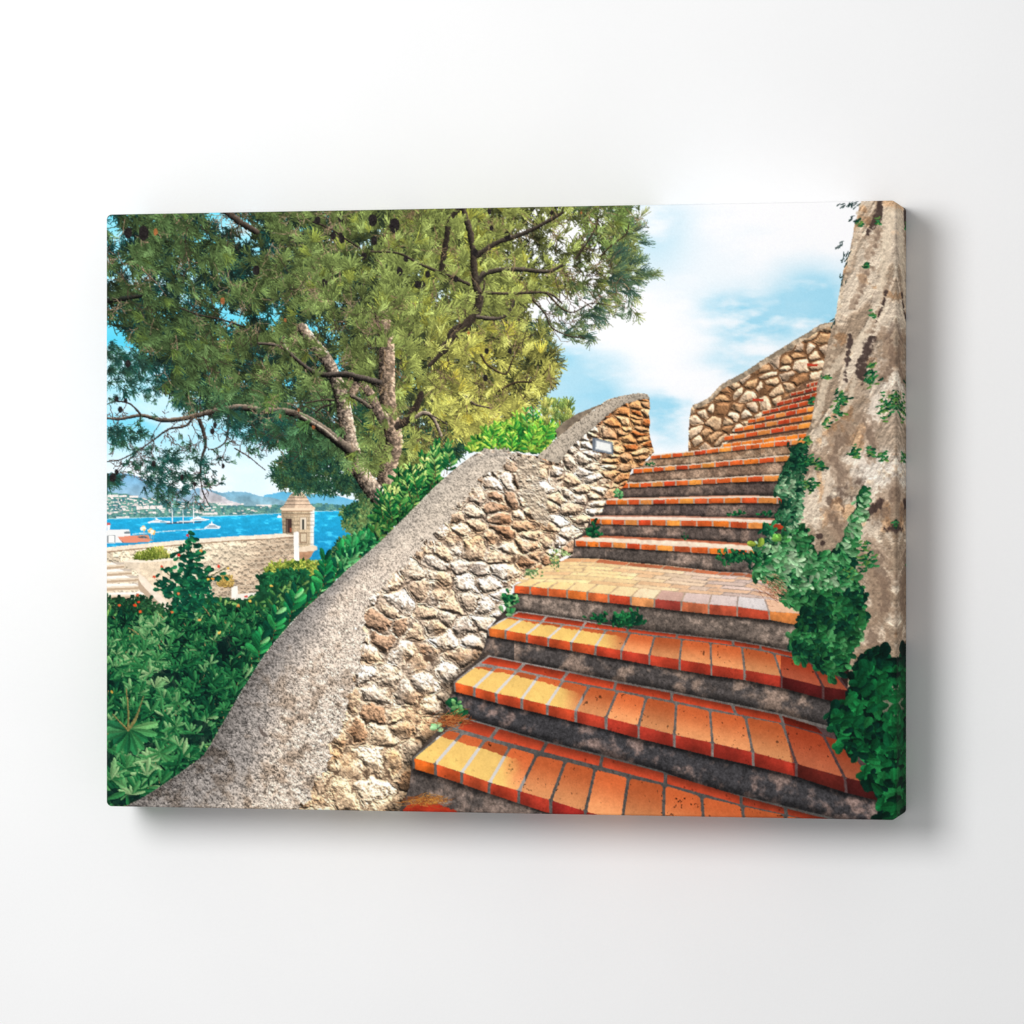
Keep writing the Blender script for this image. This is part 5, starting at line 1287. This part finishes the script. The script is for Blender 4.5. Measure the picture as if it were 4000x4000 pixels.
def limbs_front():
    Z3 = lambda pts: Z(380, 1300, .5694, pts)
    # main trunk and its two forks
    tr = [(1488, 1980), (1490, 1930), (1505, 1880), (1520, 1800), (1538, 1740), (1535, 1690), (1520, 1620), (1512, 1550), (1510, 1450), (1510, 1380), (1503, 1290), (1490, 1230)]
    stroke(tr, 76, 58, (166, 142, 120), 0.10, (0.6, -0.3), 0.55, 6, bark=1)
    stroke([(1470, 1935), (1440, 1890), (1412, 1850), (1385, 1790), (1365, 1730), (1357, 1680), (1347, 1620), (1335, 1560), (1320, 1510), (1298, 1450), (1276, 1405), (1232, 1350), (1200, 1310), (1180, 1280)], 70, 40, (178, 158, 138), 0.12, (0.7, -0.4), 0.6, 6, bark=1)
    stroke([(1362, 1555), (1385, 1515), (1400, 1480)], 30, 28, (150, 130, 112), 0.12, (0.6, -0.5), 0.5, 6, bark=1)
    stroke([(1500, 1640), (1470, 1590), (1440, 1530), (1405, 1490)], 46, 26, (146, 126, 110), 0.12, (0.6, -0.5), 0.5, 6, bark=1)
    stroke([(1476, 1502), (1440, 1488), (1408, 1476)], 20, 14, (196, 176, 154), 0.1, contrast=0.7)
    stroke([(1408, 1482), (1340, 1462), (1280, 1464), (1223, 1452), (1177, 1421), (1137, 1386), (1086, 1352)], 26, 9, (104, 92, 84), 0.3, (0.2, -0.9), 0.8)
    stroke(Z3([(1280, 30), (1240, 90)]) + [(1060, 1340), (1010, 1345)], 10, 6, (150, 130, 110), 0.3, (0.2, -0.9), 0.8)
    stroke([(1110, 1345), (1137, 1388), (1177, 1422), (1222, 1452), (1275, 1462)], 7, 9, (196, 180, 162), 0.2, contrast=0.4)
    # the long low bough reaching left
    stroke(Z3([(1760, 830), (1660, 750), (1560, 670), (1480, 620), (1400, 575), (1300, 542), (1150, 535), (1000, 512), (850, 525), (700, 562), (560, 592), (430, 596), (300, 566), (150, 590), (50, 582)]), 40, 9, (126, 112, 98), 0.25, (0.4, -0.9), 0.8)
    stroke(Z3([(1640, 735), (1560, 665), (1480, 615), (1400, 572)]), 9, 7, (196, 180, 160), 0.25, contrast=0.4)
    for pts, w0, w1 in [(Z3([(300, 566), (262, 520), (210, 480), (130, 470), (60, 490)]), 9, 4),
                        (Z3([(650, 590), (600, 640), (490, 660), (390, 730), (280, 805), (160, 868), (60, 884)]), 9, 4),
                        (Z3([(700, 600), (728, 680), (740, 770), (715, 860), (700, 970), (640, 1010)]), 16, 5),
                        (Z3([(910, 560), (890, 630), (950, 645), (990, 660)]), 12, 6),
                        (Z3([(900, 640), (880, 740), (820, 790), (760, 800)]), 7, 4),
                        (Z3([(280, 805), (200, 890), (130, 960), (60, 990)]), 6, 3),
                        (Z3([(700, 960), (720, 1080), (750, 1150), (770, 1190)]), 6, 3),
                        (Z3([(940, 790), (1040, 850), (1100, 900), (1150, 940)]), 5, 3),
                        (Z3([(480, 1050), (560, 1010), (660, 990), (760, 960)]), 6, 4)]:
        stroke(pts, w0, w1, (82, 72, 66), 0.3, (0.3, -0.9), 0.7)

def twiggery(starts, gen=3, col=(70, 58, 50), length=90, w=3.2, drop=0.25, tuft=None, tl=26, tc=((34, 66, 52), (48, 80, 54), (30, 56, 52))):
    """Bare crooked twigs that branch, with small needle fans at their ends."""
    segs, ends = [], []
    todo = [(x, y, a, length, w, 0) for x, y, a in starts]
    while todo:
        x, y, a, L, wd, g = todo.pop()
        k = 5
        for _ in range(k):
            a += rng.normal(0, 0.30)
            a = lerp(a, math.pi / 2, 0.0) if rng.rand() < 0.5 else a + drop * 0.12 * math.cos(a)
            nx, ny = x + math.cos(a) * L / k, y + math.sin(a) * L / k
            segs.append((x, y, nx, ny, wd))
            if g < gen and rng.rand() < 0.42:
                todo.append((nx, ny, a + rng.choice([-1, 1]) * rng.uniform(0.4, 1.1), L * rng.uniform(0.5, 0.75), wd * 0.75, g + 1))
            x, y = nx, ny
        ends.append((x, y, a))
    s = np.array(segs)
    for lo, hi, sz in ((0, 2.3, 1), (2.3, 99, 2)):
        q = s[(s[:, 4] >= lo) & (s[:, 4] < hi)]
        if len(q):
            c = np.tile(A(*col), (len(q), 1)) * rng.uniform(0.7, 1.35, (len(q), 1))
            lines(q[:, 0], q[:, 1], q[:, 2], q[:, 3], rng.normal(0, .06, len(q)), c.astype(np.float32), None, sz)
    e = np.array(ends)
    if tuft and len(e):
        e = e[rng.rand(len(e)) < tuft]
        c = np.array(tc, np.float32)[rng.randint(0, len(tc), len(e))]
        tufts(e[:, 0], e[:, 1], e[:, 2], np.full(len(e), float(tl)), c, 11, 0.8, 1, 0.35)
    return ends

def cone(x, y, r):
    a = Area([(x + r * math.cos(q) * 0.8, y + r * 1.15 * math.sin(q)) for q in np.linspace(0, 6.28, 12)], 2)
    a.put(A(38, 34, 34) * (0.5 + 0.9 * N3[a.sl])[..., None])

def paint_pine():
    # deep shade inside the crown, broken where sky shows
    def dens(x, y):
        f = holes(x, y)
        n = lookup(N90, x, y) * 0.5 + lookup(N30, x, y) * 0.5
        thin = lerp(1.0, 0.40, sstep(1900, 2250, x) * sstep(1250, 1050, y))
        thin = thin * lerp(1, 0.55, sstep(560, 420, x))
        return np.clip(f * thin * sstep(0.30, 0.46, n) * 1.1, 0, 1)
    p = spread_points(9000, CROWN, dens)
    t = np.clip((p[:, 0] - 900) / 1000, 0, 1)[:, None]
    c = lerp(A(26, 46, 40), A(66, 70, 42), t) * rng.uniform(0.6, 1.2, (len(p), 1))
    teal = (rng.rand(len(p)) < 0.18 * sstep(1500, 900, p[:, 0]))[:, None]
    c = np.where(teal, A(22, 66, 62), c)
    tufts(p[:, 0], p[:, 1], rng.uniform(0, 6.28, len(p)), rng.uniform(26, 46, len(p)), c.astype(np.float32), 12, 1.6, 2, 0.4)
    # sky glints kept open in the shade at the far left and between boughs
    limbs_back()
    # dark foliage low behind the trunks
    for poly, n in (([(1060, 1850), (1100, 1800), (1180, 1770), (1290, 1790), (1380, 1830), (1430, 1880), (1420, 1910), (1250, 1925), (1110, 1900)], 420),
                    ([(1380, 1900), (1440, 1880), (1470, 1960), (1420, 1960)], 70), ([(1130, 1700), (1300, 1690), (1360, 1780), (1240, 1800), (1130, 1780)], 170),
                    ([(1400, 1560), (1480, 1560), (1490, 1800), (1440, 1840), (1390, 1700)], 330), ([(1560, 1700), (1700, 1680), (1860, 1690), (1800, 1780), (1640, 1830), (1560, 1850)], 260)):
        p = spread_points(n, poly, lambda x, y: 0.45 + 0.55 * (lookup(N30, x, y) > 0.45))
        c = np.array([(24, 54, 46), (34, 66, 50), (46, 78, 50), (60, 78, 46)], np.float32)[rng.randint(0, 4, len(p))]
        tufts(p[:, 0], p[:, 1], rng.uniform(0, 6.28, len(p)), rng.uniform(22, 36, len(p)), c, 13, 1.5, 2, 0.35)
    # middle layer
    def dens2(x, y):
        n = lookup(N90, x, y) * 0.45 + lookup(N30, x, y) * 0.55
        thin = lerp(1.0, 0.62, sstep(1900, 2250, x) * sstep(1250, 1050, y))
        return np.clip(holes(x, y) ** 1.5 * thin * (0.2 + 0.8 * sstep(0.38, 0.56, n)), 0, 1)
    p = spread_points(4300, CROWN, dens2)
    n = lookup(N90, p[:, 0], p[:, 1]) * 0.5 + lookup(N30, p[:, 0], p[:, 1]) * 0.5
    c = crown_color(p[:, 0], p[:, 1]) * (0.50 + 0.85 * np.clip((n - 0.3) / 0.4, 0, 1))[:, None] * rng.uniform(0.75, 1.2, (len(p), 1))
    tufts(p[:, 0], p[:, 1], needle_dir(p[:, 0], p[:, 1]), rng.uniform(34, 58, len(p)), c.astype(np.float32), 13, 0.95, 2, 0.35)
    # trunks stand in front of that
    limbs_front()
    # crooked twigs through the crown
    st = []
    q = spread_points(330, CROWN, lambda x, y: holes(x, y) * 0.6)
    for x, y in q:
        st.append((x, y, rng.uniform(0.2, 2.4)))
    twiggery([s for s in st if s[0] > 1500], 2, (112, 92, 68), 70, 3, 0.2)
    twiggery([s for s in st if s[0] <= 1500], 2, (124, 104, 84), 64, 3, 0.2)
    # bare twigs with dark sprays against the light: left, and under the right bough
    Z3 = lambda x, y: (380 + x * .5694, 1300 + y * .5694)
    st = []
    for x, y, a in [(150, 590, 2.2), (300, 566, 1.9), (430, 596, 1.6), (560, 592, 1.8), (640, 590, 1.4), (480, 660, 1.6), (390, 730, 1.5), (280, 805, 1.2), (740, 770, 1.2), (715, 860, 0.9), (880, 740, 1.2), (960, 650, 1.2),
                    (1000, 700, 1.4), (820, 790, 1.7), (700, 960, 1.3), (620, 700, 1.5), (540, 760, 1.2), (160, 868, 1.3), (60, 884, 0.2), (130, 960, 0.5), (240, 900, 0.7), (850, 620, 1.3), (1080, 640, 1.3), (1130, 650, 1.5), (780, 640, 1.3), (720, 700, 2.2), (740, 900, 2.4),
                    (60, 640, 0.7), (110, 700, 0.8), (60, 740, 1.0), (330, 880, 0.6), (430, 960, 0.4), (560, 930, 0.6), (640, 1000, 1.0), (500, 1040, 0.8), (760, 1090, 1.5), (320, 700, 1.6), (90, 500, 2.0), (200, 480, 2.2)]:
        st.append(Z3(x, y) + (a,))
    ends = twiggery(st, 3, (74, 62, 58), 70, 2.6, 0.3, 0.16, 22)
    # denser dark sprays on the low left
    for poly, n in ((Z(380, 1300, .5694, [(350, 830), (470, 800), (620, 800), (700, 860), (760, 900), (740, 980), (640, 1040), (560, 1110), (470, 1150), (380, 1120), (300, 1040), (330, 930)]), 130),
                    (Z(380, 1300, .5694, [(60, 640), (200, 640), (330, 690), (280, 720), (100, 770)]), 50),
                    (Z(380, 1300, .5694, [(60, 960), (150, 990), (130, 1040), (60, 1060)]), 26),
                    (Z(380, 1300, .5694, [(60, 240), (240, 230), (420, 300), (540, 420), (600, 500), (420, 470), (260, 430), (60, 460)]), 120),
                    (Z(380, 1300, .5694, [(60, 60), (200, 90), (330, 170), (420, 260), (200, 240), (60, 180)]), 80),
                    (Z(380, 1300, .5694, [(740, 560), (900, 540), (1150, 560), (1340, 580), (1320, 700), (1150, 740), (1000, 720), (880, 620)]), 190)):
        p = spread_points(n, poly, lambda x, y: 0.3 + 0.7 * (lookup(N30, x, y) > 0.47))
        c = np.array([(30, 62, 56), (44, 76, 58), (36, 60, 50), (26, 70, 62)], np.float32)[rng.randint(0, 4, len(p))]
        tufts(p[:, 0], p[:, 1], rng.uniform(-0.4, 1.8, len(p)), rng.uniform(22, 40, len(p)), c, 13, 1.1, 1, 0.35)
    # right: hanging bare twigs and end sprays
    Q = lambda x, y: (1300 + x * .6729, 780 + y * .6729)
    st = [Q(x, y) + (a,) for x, y, a in [(1160, 560, 1.4), (1200, 600, 1.5), (1240, 560, 1.2), (1290, 600, 1.3), (1330, 640, 0.8), (1260, 720, 0.7), (1120, 620, 1.7), (1400, 640, 0.5), (1300, 770, 0.4), (1480, 610, 0.3), (1350, 560, 0.6), (1420, 570, 0.6), (1540, 560, 0.5), (1180, 690, 1.9)]]
    twiggery(st, 3, (88, 74, 62), 80, 3.0, 0.1, 0.30, 34, ((70, 88, 62), (54, 78, 62), (96, 106, 64)))
    st = [Q(x, y) + (a,) for x, y, a in [(1300, 420, 0.1), (1400, 340, -0.4), (1500, 420, 0.2), (1550, 330, -0.5), (1500, 200, -0.3), (1560, 450, 0.3), (1650, 480, 0.1), (1640, 380, -0.2), (1420, 500, 0.4), (1600, 150, -0.6), (1300, 150, -0.2), (1450, 100, -0.2)]]
    twiggery(st, 3, (96, 80, 62), 90, 3.2, 0.0, 0.6, 44, ((96, 110, 64), (70, 92, 62), (128, 134, 72)))
    for x, y, a in [(1790, 140, -0.7), (1740, 150, -0.9), (1790, 225, -0.05), (1740, 215, 0.1), (1790, 360, -0.5), (1820, 420, -0.25), (1860, 430, 0.0), (1780, 470, 0.3), (1720, 530, 0.6), (1700, 300, -1.0), (1750, 330, -0.9), (1690, 380, -0.6), (1660, 440, -0.2), (1700, 430, 0.0), (1760, 420, -0.1), (1640, 300, -0.9), (1720, 480, .3), (1640, 500, .5), (1550, 650, .3), (1540, 690, .5), (1470, 790, 0.0), (1390, 770, -.3), (1640, 560, .5)]:
        X, Y = Q(x, y)
        n = 3
        tufts(X - 30 * math.cos(a) + rng.normal(0, 8, n), Y - 30 * math.sin(a) + rng.normal(0, 8, n), np.full(n, a) + rng.normal(0, .15, n), np.full(n, 62.), np.array([(72, 92, 66), (52, 76, 64), (104, 116, 70)], np.float32)[rng.randint(0, 3, n)], 14, 0.5, 1, 0.3)
    # sunlit tufts
    def dens3(x, y):
        n = lookup(N90, x, y) * 0.4 + lookup(N30, x, y) * 0.6
        keep = 1 - 0.85 * sstep(60, 30, np.abs(x - 1515 + (y - 1400) * -0.02)) * sstep(1330, 1400, y)
        keep = keep * (1 - 0.75 * np.exp(-((x - 1300) / 70) ** 2 - ((y - 1460) / 130) ** 2))
        return np.clip(holes(x, y) ** 2 * keep * sstep(0.44, 0.62, n), 0, 1) * lerp(0.55, 1, sstep(1000, 1700, x)) * lerp(1, .5, sstep(2000, 2250, x))
    p = spread_points(2000, CROWN, dens3)
    p = p[np.argsort(p[:, 1])]
    c = crown_color(p[:, 0], p[:, 1]) * rng.uniform(0.85, 1.38, (len(p), 1))
    yel = (rng.rand(len(p)) < 0.22)[:, None]
    c = np.where(yel, c * A(1.16, 1.10, 0.9), c)
    tufts(p[:, 0], p[:, 1], needle_dir(p[:, 0], p[:, 1]), rng.uniform(36, 62, len(p)), np.clip(c, 0, 235).astype(np.float32), 17, 0.8, 2, 0.3, 0.35)
    # the boughs again where they pass in front, then twigs and the nearest needles over them
    limbs_back(False)
    st = [(x, y, rng.uniform(0.0, 2.6)) for x, y in spread_points(210, CROWN, lambda x, y: 0.6 * holes(x, y))]
    twiggery([s for s in st if s[0] > 1450], 2, (124, 104, 78), 70, 2.4, 0.2)
    twiggery([s for s in st if s[0] <= 1450], 2, (138, 118, 96), 60, 2.2, 0.2)
    st = [(x, y, rng.uniform(0.0, 2.6)) for x, y in spread_points(150, CROWN, lambda x, y: 0.6 + 0 * x)]
    twiggery(st, 2, (58, 48, 40), 66, 2.8, 0.2)
    # cones
    for x, y, r in [(1000, 1055, 18), (1268, 1105, 16), (1300, 920, 14), (1335, 935, 14), (1455, 860, 22), (1540, 880, 26), (1460, 940, 16), (1420, 1000, 14), (1330, 920, 12), (1980, 920, 17), (1855, 985, 14), (1910, 825, 10), (1920, 890, 10), (1670, 1070, 13), (1630, 1110, 14), (1780, 1090, 12), (1650, 1115, 16), (1560, 1060, 16), (1585, 1010, 12), (1900, 1370, 11), (1990, 1372, 10), (560, 910, 26), (500, 910, 20), (1240, 860, 14), (1330, 850, 14), (840, 1660, 10), (830, 1685, 11), (500, 1420, 13), (455, 1560, 10), (490, 1565, 10), (470, 1600, 12), (600, 1810, 11), (710, 1864, 10), (870, 1820, 9), (455, 1843, 10), (440, 1865, 16), (760, 1890, 9), (1895, 1475, 12), (2155, 830, 9)]:
        cone(x, y, r)
    for x, y, r in [(607, 905, 14), (868, 1175, 16), (1115, 1250, 9), (1095, 1625, 9), (1222, 1670, 10), (1165, 1600, 8), (1830, 1300, 10), (2270, 830, 8), (1760, 1790, 8)]:
        a = Area([(x + r * .6 * math.cos(q), y + r * math.sin(q)) for q in np.linspace(0, 6.28, 10)], 4)
        a.put(tint((168, 96, 56), (N3[a.sl], .3)), 0.8)
    p = spread_points(560, CROWN, dens3)
    c = crown_color(p[:, 0], p[:, 1]) * rng.uniform(0.9, 1.4, (len(p), 1))
    tufts(p[:, 0], p[:, 1], needle_dir(p[:, 0], p[:, 1]), rng.uniform(34, 58, len(p)), np.clip(c, 0, 235).astype(np.float32), 15, 0.8, 2, 0.3, 0.35)
    p = spread_points(330, CROWN, dens3)
    c = crown_color(p[:, 0], p[:, 1]) * 1.55 + 10
    tufts(p[:, 0], p[:, 1], needle_dir(p[:, 0], p[:, 1]), rng.uniform(30, 50, len(p)), np.clip(c, 0, 240).astype(np.float32), 11, 0.6, 1, 0.25, 0.3)
def finish():
    """A little grain and contrast over the whole print."""
    global img
    g = (FINE - 0.5) * 7 + (N3 - 0.5) * 5
    img += g[..., None]
    np.clip(img, 0, 255, out=img)

# ---------------------------------------------------------------- the canvas itself
def paint_print():
    for part in (paint_sky, paint_far, paint_bastion, paint_upper_wall, paint_stairs, paint_pillar, paint_pine, paint_shrubs, paint_parapet, paint_ivy, finish):
        part()

PRINT_CORNERS = [(415, 838), (3502, 782), (3502, 3204), (415, 3150)]   # the canvas' corners in the print's pixel grid

def grid_map():
    """Projective map from the face (s, t in 0..1, t down) to the print's pixel grid."""
    src = [(0, 0), (1, 0), (1, 1), (0, 1)]
    m, r = [], []
    for (s, t), (x, y) in zip(src, PRINT_CORNERS):
        m.append([s, t, 1, 0, 0, 0, -x * s, -x * t])
        r.append(x)
        m.append([0, 0, 0, s, t, 1, -y * s, -y * t])
        r.append(y)
    h = np.linalg.solve(np.array(m, float), np.array(r, float))
    return np.append(h, 1).reshape(3, 3)

def ink(s, t, blur):
    """Linear ink colour at face position (s, t), averaged over a small square; outside 0..1 it mirrors."""
    s = 1 - np.abs(1 - np.abs(s))
    t = 1 - np.abs(1 - np.abs(t))
    h = grid_map()
    w = h[2, 0] * s + h[2, 1] * t + 1
    x = ((h[0, 0] * s + h[0, 1] * t + h[0, 2]) / w - PX0) * PS - 0.5
    y = ((h[1, 0] * s + h[1, 1] * t + h[1, 2]) / w - PY0) * PS - 0.5
    out = np.zeros(s.shape + (3,), np.float32)
    offs = np.array(blur)
    for ox in offs:
        for oy in offs:
            ix = np.clip(np.round(x + ox), 0, PW - 1).astype(int)
            iy = np.clip(np.round(y + oy), 0, PH - 1).astype(int)
            out += img[iy, ix]
    c = np.clip(out / (len(offs) ** 2 * 255), 0, 1)
    lin = np.where(c <= 0.04045, c / 12.92, ((c + 0.055) / 1.055) ** 2.4)
    return np.clip(lin * INK_GAIN, 0.002, 0.92)

INK_GAIN = 1.0
NX, NY = 1180, 882            # ink dots across and down
CR, ER = 0.0052, 0.0022       # corner and edge radii of the stretched cloth

def rounded(a, b, inset):
    """A point of the square -1..1 carried onto the rounded outline, inset from the cloth's edge."""
    hw, hh = WC / 2 - inset, HC / 2 - inset
    r = CR - min(inset, CR * 0.6)
    x, z = a * hw, b * hh
    cx, cz = np.maximum(np.abs(x) - (hw - r), 0), np.maximum(np.abs(z) - (hh - r), 0)
    inf, two = np.maximum(cx, cz), np.sqrt(cx * cx + cz * cz) + 1e-12
    k = np.where((cx > 0) & (cz > 0), inf / two, 1)
    x = np.sign(x) * (np.minimum(np.abs(x), hw - r) + cx * k)
    z = np.sign(z) * (np.minimum(np.abs(z), hh - r) + cz * k)
    return x, z

def cloth_material(name):
    m, nt, b = node_material(name)
    at = nt.nodes.new("ShaderNodeAttribute")
    at.attribute_name = "ink"
    tc = nt.nodes.new("ShaderNodeTexCoord")
    # plain weave: warp and weft threads with uneven thickness
    hs = []
    for axis, sc in ((0, 1.0), (2, 1.0)):
        mp = nt.nodes.new("ShaderNodeMapping")
        mp.inputs["Scale"].default_value = (1, 1, 1)
        nt.links.new(tc.outputs["Object"], mp.inputs["Vector"])
        wv = nt.nodes.new("ShaderNodeTexWave")
        wv.bands_direction = "X" if axis == 0 else "Z"
        wv.inputs["Scale"].default_value = 330
        wv.inputs["Distortion"].default_value = 1.2
        wv.inputs["Detail"].default_value = 2
        wv.inputs["Detail Scale"].default_value = 0.6
        nt.links.new(mp.outputs["Vector"], wv.inputs["Vector"])
        hs.append(wv)
    add = nt.nodes.new("ShaderNodeMath")
    add.operation = "ADD"
    nt.links.new(hs[0].outputs["Fac"], add.inputs[0])
    nt.links.new(hs[1].outputs["Fac"], add.inputs[1])
    # slubs: thicker weft threads running across
    mp = nt.nodes.new("ShaderNodeMapping")
    mp.inputs["Scale"].default_value = (9, 9, 420)
    nt.links.new(tc.outputs["Object"], mp.inputs["Vector"])
    sl = nt.nodes.new("ShaderNodeTexNoise")
    sl.inputs["Scale"].default_value = 1
    sl.inputs["Detail"].default_value = 2
    nt.links.new(mp.outputs["Vector"], sl.inputs["Vector"])
    add2 = nt.nodes.new("ShaderNodeMath")
    add2.operation = "ADD"
    nt.links.new(add.outputs[0], add2.inputs[0])
    nt.links.new(sl.outputs["Fac"], add2.inputs[1])
    bump = nt.nodes.new("ShaderNodeBump")
    bump.inputs["Strength"].default_value = 0.22
    bump.inputs["Distance"].default_value = 0.0004
    nt.links.new(add2.outputs[0], bump.inputs["Height"])
    nt.links.new(bump.outputs["Normal"], b.inputs["Normal"])
    nt.links.new(at.outputs["Color"], b.inputs["Base Color"])
    b.inputs["Roughness"].default_value = 0.95
    b.inputs["Specular IOR Level"].default_value = 0.06
    return m

def grid_mesh(name, X, Y, Z, col, mat, parent):
    """A mesh from rows of points with one ink colour per point."""
    n, m = X.shape
    co = np.stack([X, Y, Z], -1).reshape(-1, 3).astype(np.float32)
    i = np.arange(n * m).reshape(n, m)
    q = np.stack([i[:-1, :-1], i[1:, :-1], i[1:, 1:], i[:-1, 1:]], -1).reshape(-1, 4)
    me = bpy.data.meshes.new(name)
    me.vertices.add(len(co))
    me.vertices.foreach_set("co", co.ravel())
    me.loops.add(q.size)
    me.loops.foreach_set("vertex_index", q.ravel().astype(np.int32))
    me.polygons.add(len(q))
    me.polygons.foreach_set("loop_start", np.arange(0, q.size, 4, dtype=np.int32))
    me.update(calc_edges=True)
    me.validate()
    at = me.color_attributes.new("ink", "FLOAT_COLOR", "POINT")
    rgba = np.ones((len(co), 4), np.float32)
    rgba[:, :3] = col.reshape(-1, 3)
    at.data.foreach_set("color", rgba.ravel())
    me.polygons.foreach_set("use_smooth", np.ones(len(q), bool))
    me.materials.append(mat)
    return link(bpy.data.objects.new(name, me), parent)

def build_canvas():
    paint_print()
    root = link(bpy.data.objects.new("canvas_print", None))
    root.location = (0, 0, ZC)
    root.empty_display_size = 0.1
    root["label"] = "thick stretched canvas print of red brick steps, stone walls and a pine above the sea"
    root["category"] = "canvas print"
    mat = cloth_material("printed_canvas_cloth")
    # the face, ending where the cloth starts to turn over the frame
    a = np.linspace(-1, 1, NX)
    b = np.linspace(1, -1, NY)
    Aa, Bb = np.meshgrid(a, b)
    X, Z = rounded(Aa, Bb, ER)
    s, t = (X + WC / 2) / WC, (HC / 2 - Z) / HC
    front = grid_mesh("printed_front", X, np.full(X.shape, -TC), Z, ink(s, t, (-0.55, 0.55)), mat, root)
    # the turned edge and the four sides, which carry the picture on, mirrored
    ra = np.concatenate([a, np.full(NY - 1, 1.0), a[::-1][1:], np.full(NY - 1, -1.0)])
    rb = np.concatenate([np.full(NX, 1.0), b[1:], np.full(NX - 1, -1.0), b[::-1][1:]])
    rows = []
    for ph in np.linspace(0, math.pi / 2, 5):
        x, z = rounded(ra, rb, ER * (1 - math.sin(ph)))
        rows.append((x, -TC + ER * (1 - math.cos(ph)), z, ER * ph))
    x, z = rounded(ra, rb, 0)
    for d in np.linspace(0, 1, 46)[1:]:
        rows.append((x, -TC + ER + (TC - ER - 0.0008) * d, z, ER * 1.57 + (TC - ER) * d))
    X = np.array([r[0] for r in rows])
    Y = np.array([np.full(len(ra), r[1]) for r in rows])
    Z = np.array([r[2] for r in rows])
    D = np.array([np.full(len(ra), r[3]) for r in rows])
    ox = np.where(np.abs(ra) >= 1 - 1e-9, np.sign(ra), 0)
    oz = np.where(np.abs(rb) >= 1 - 1e-9, np.sign(rb), 0)
    # the wrap is a narrow mirrored margin of the picture, drawn out over the depth
    s = (X + WC / 2) / WC + ox * D * 0.22 / WC
    t = (HC / 2 - Z) / HC - oz * D * 0.22 / HC
    grid_mesh("wrapped_side", X[::-1], Y[::-1], Z[::-1], ink(s, t, (-0.55, 0.55))[::-1], mat, root)

build_canvas()
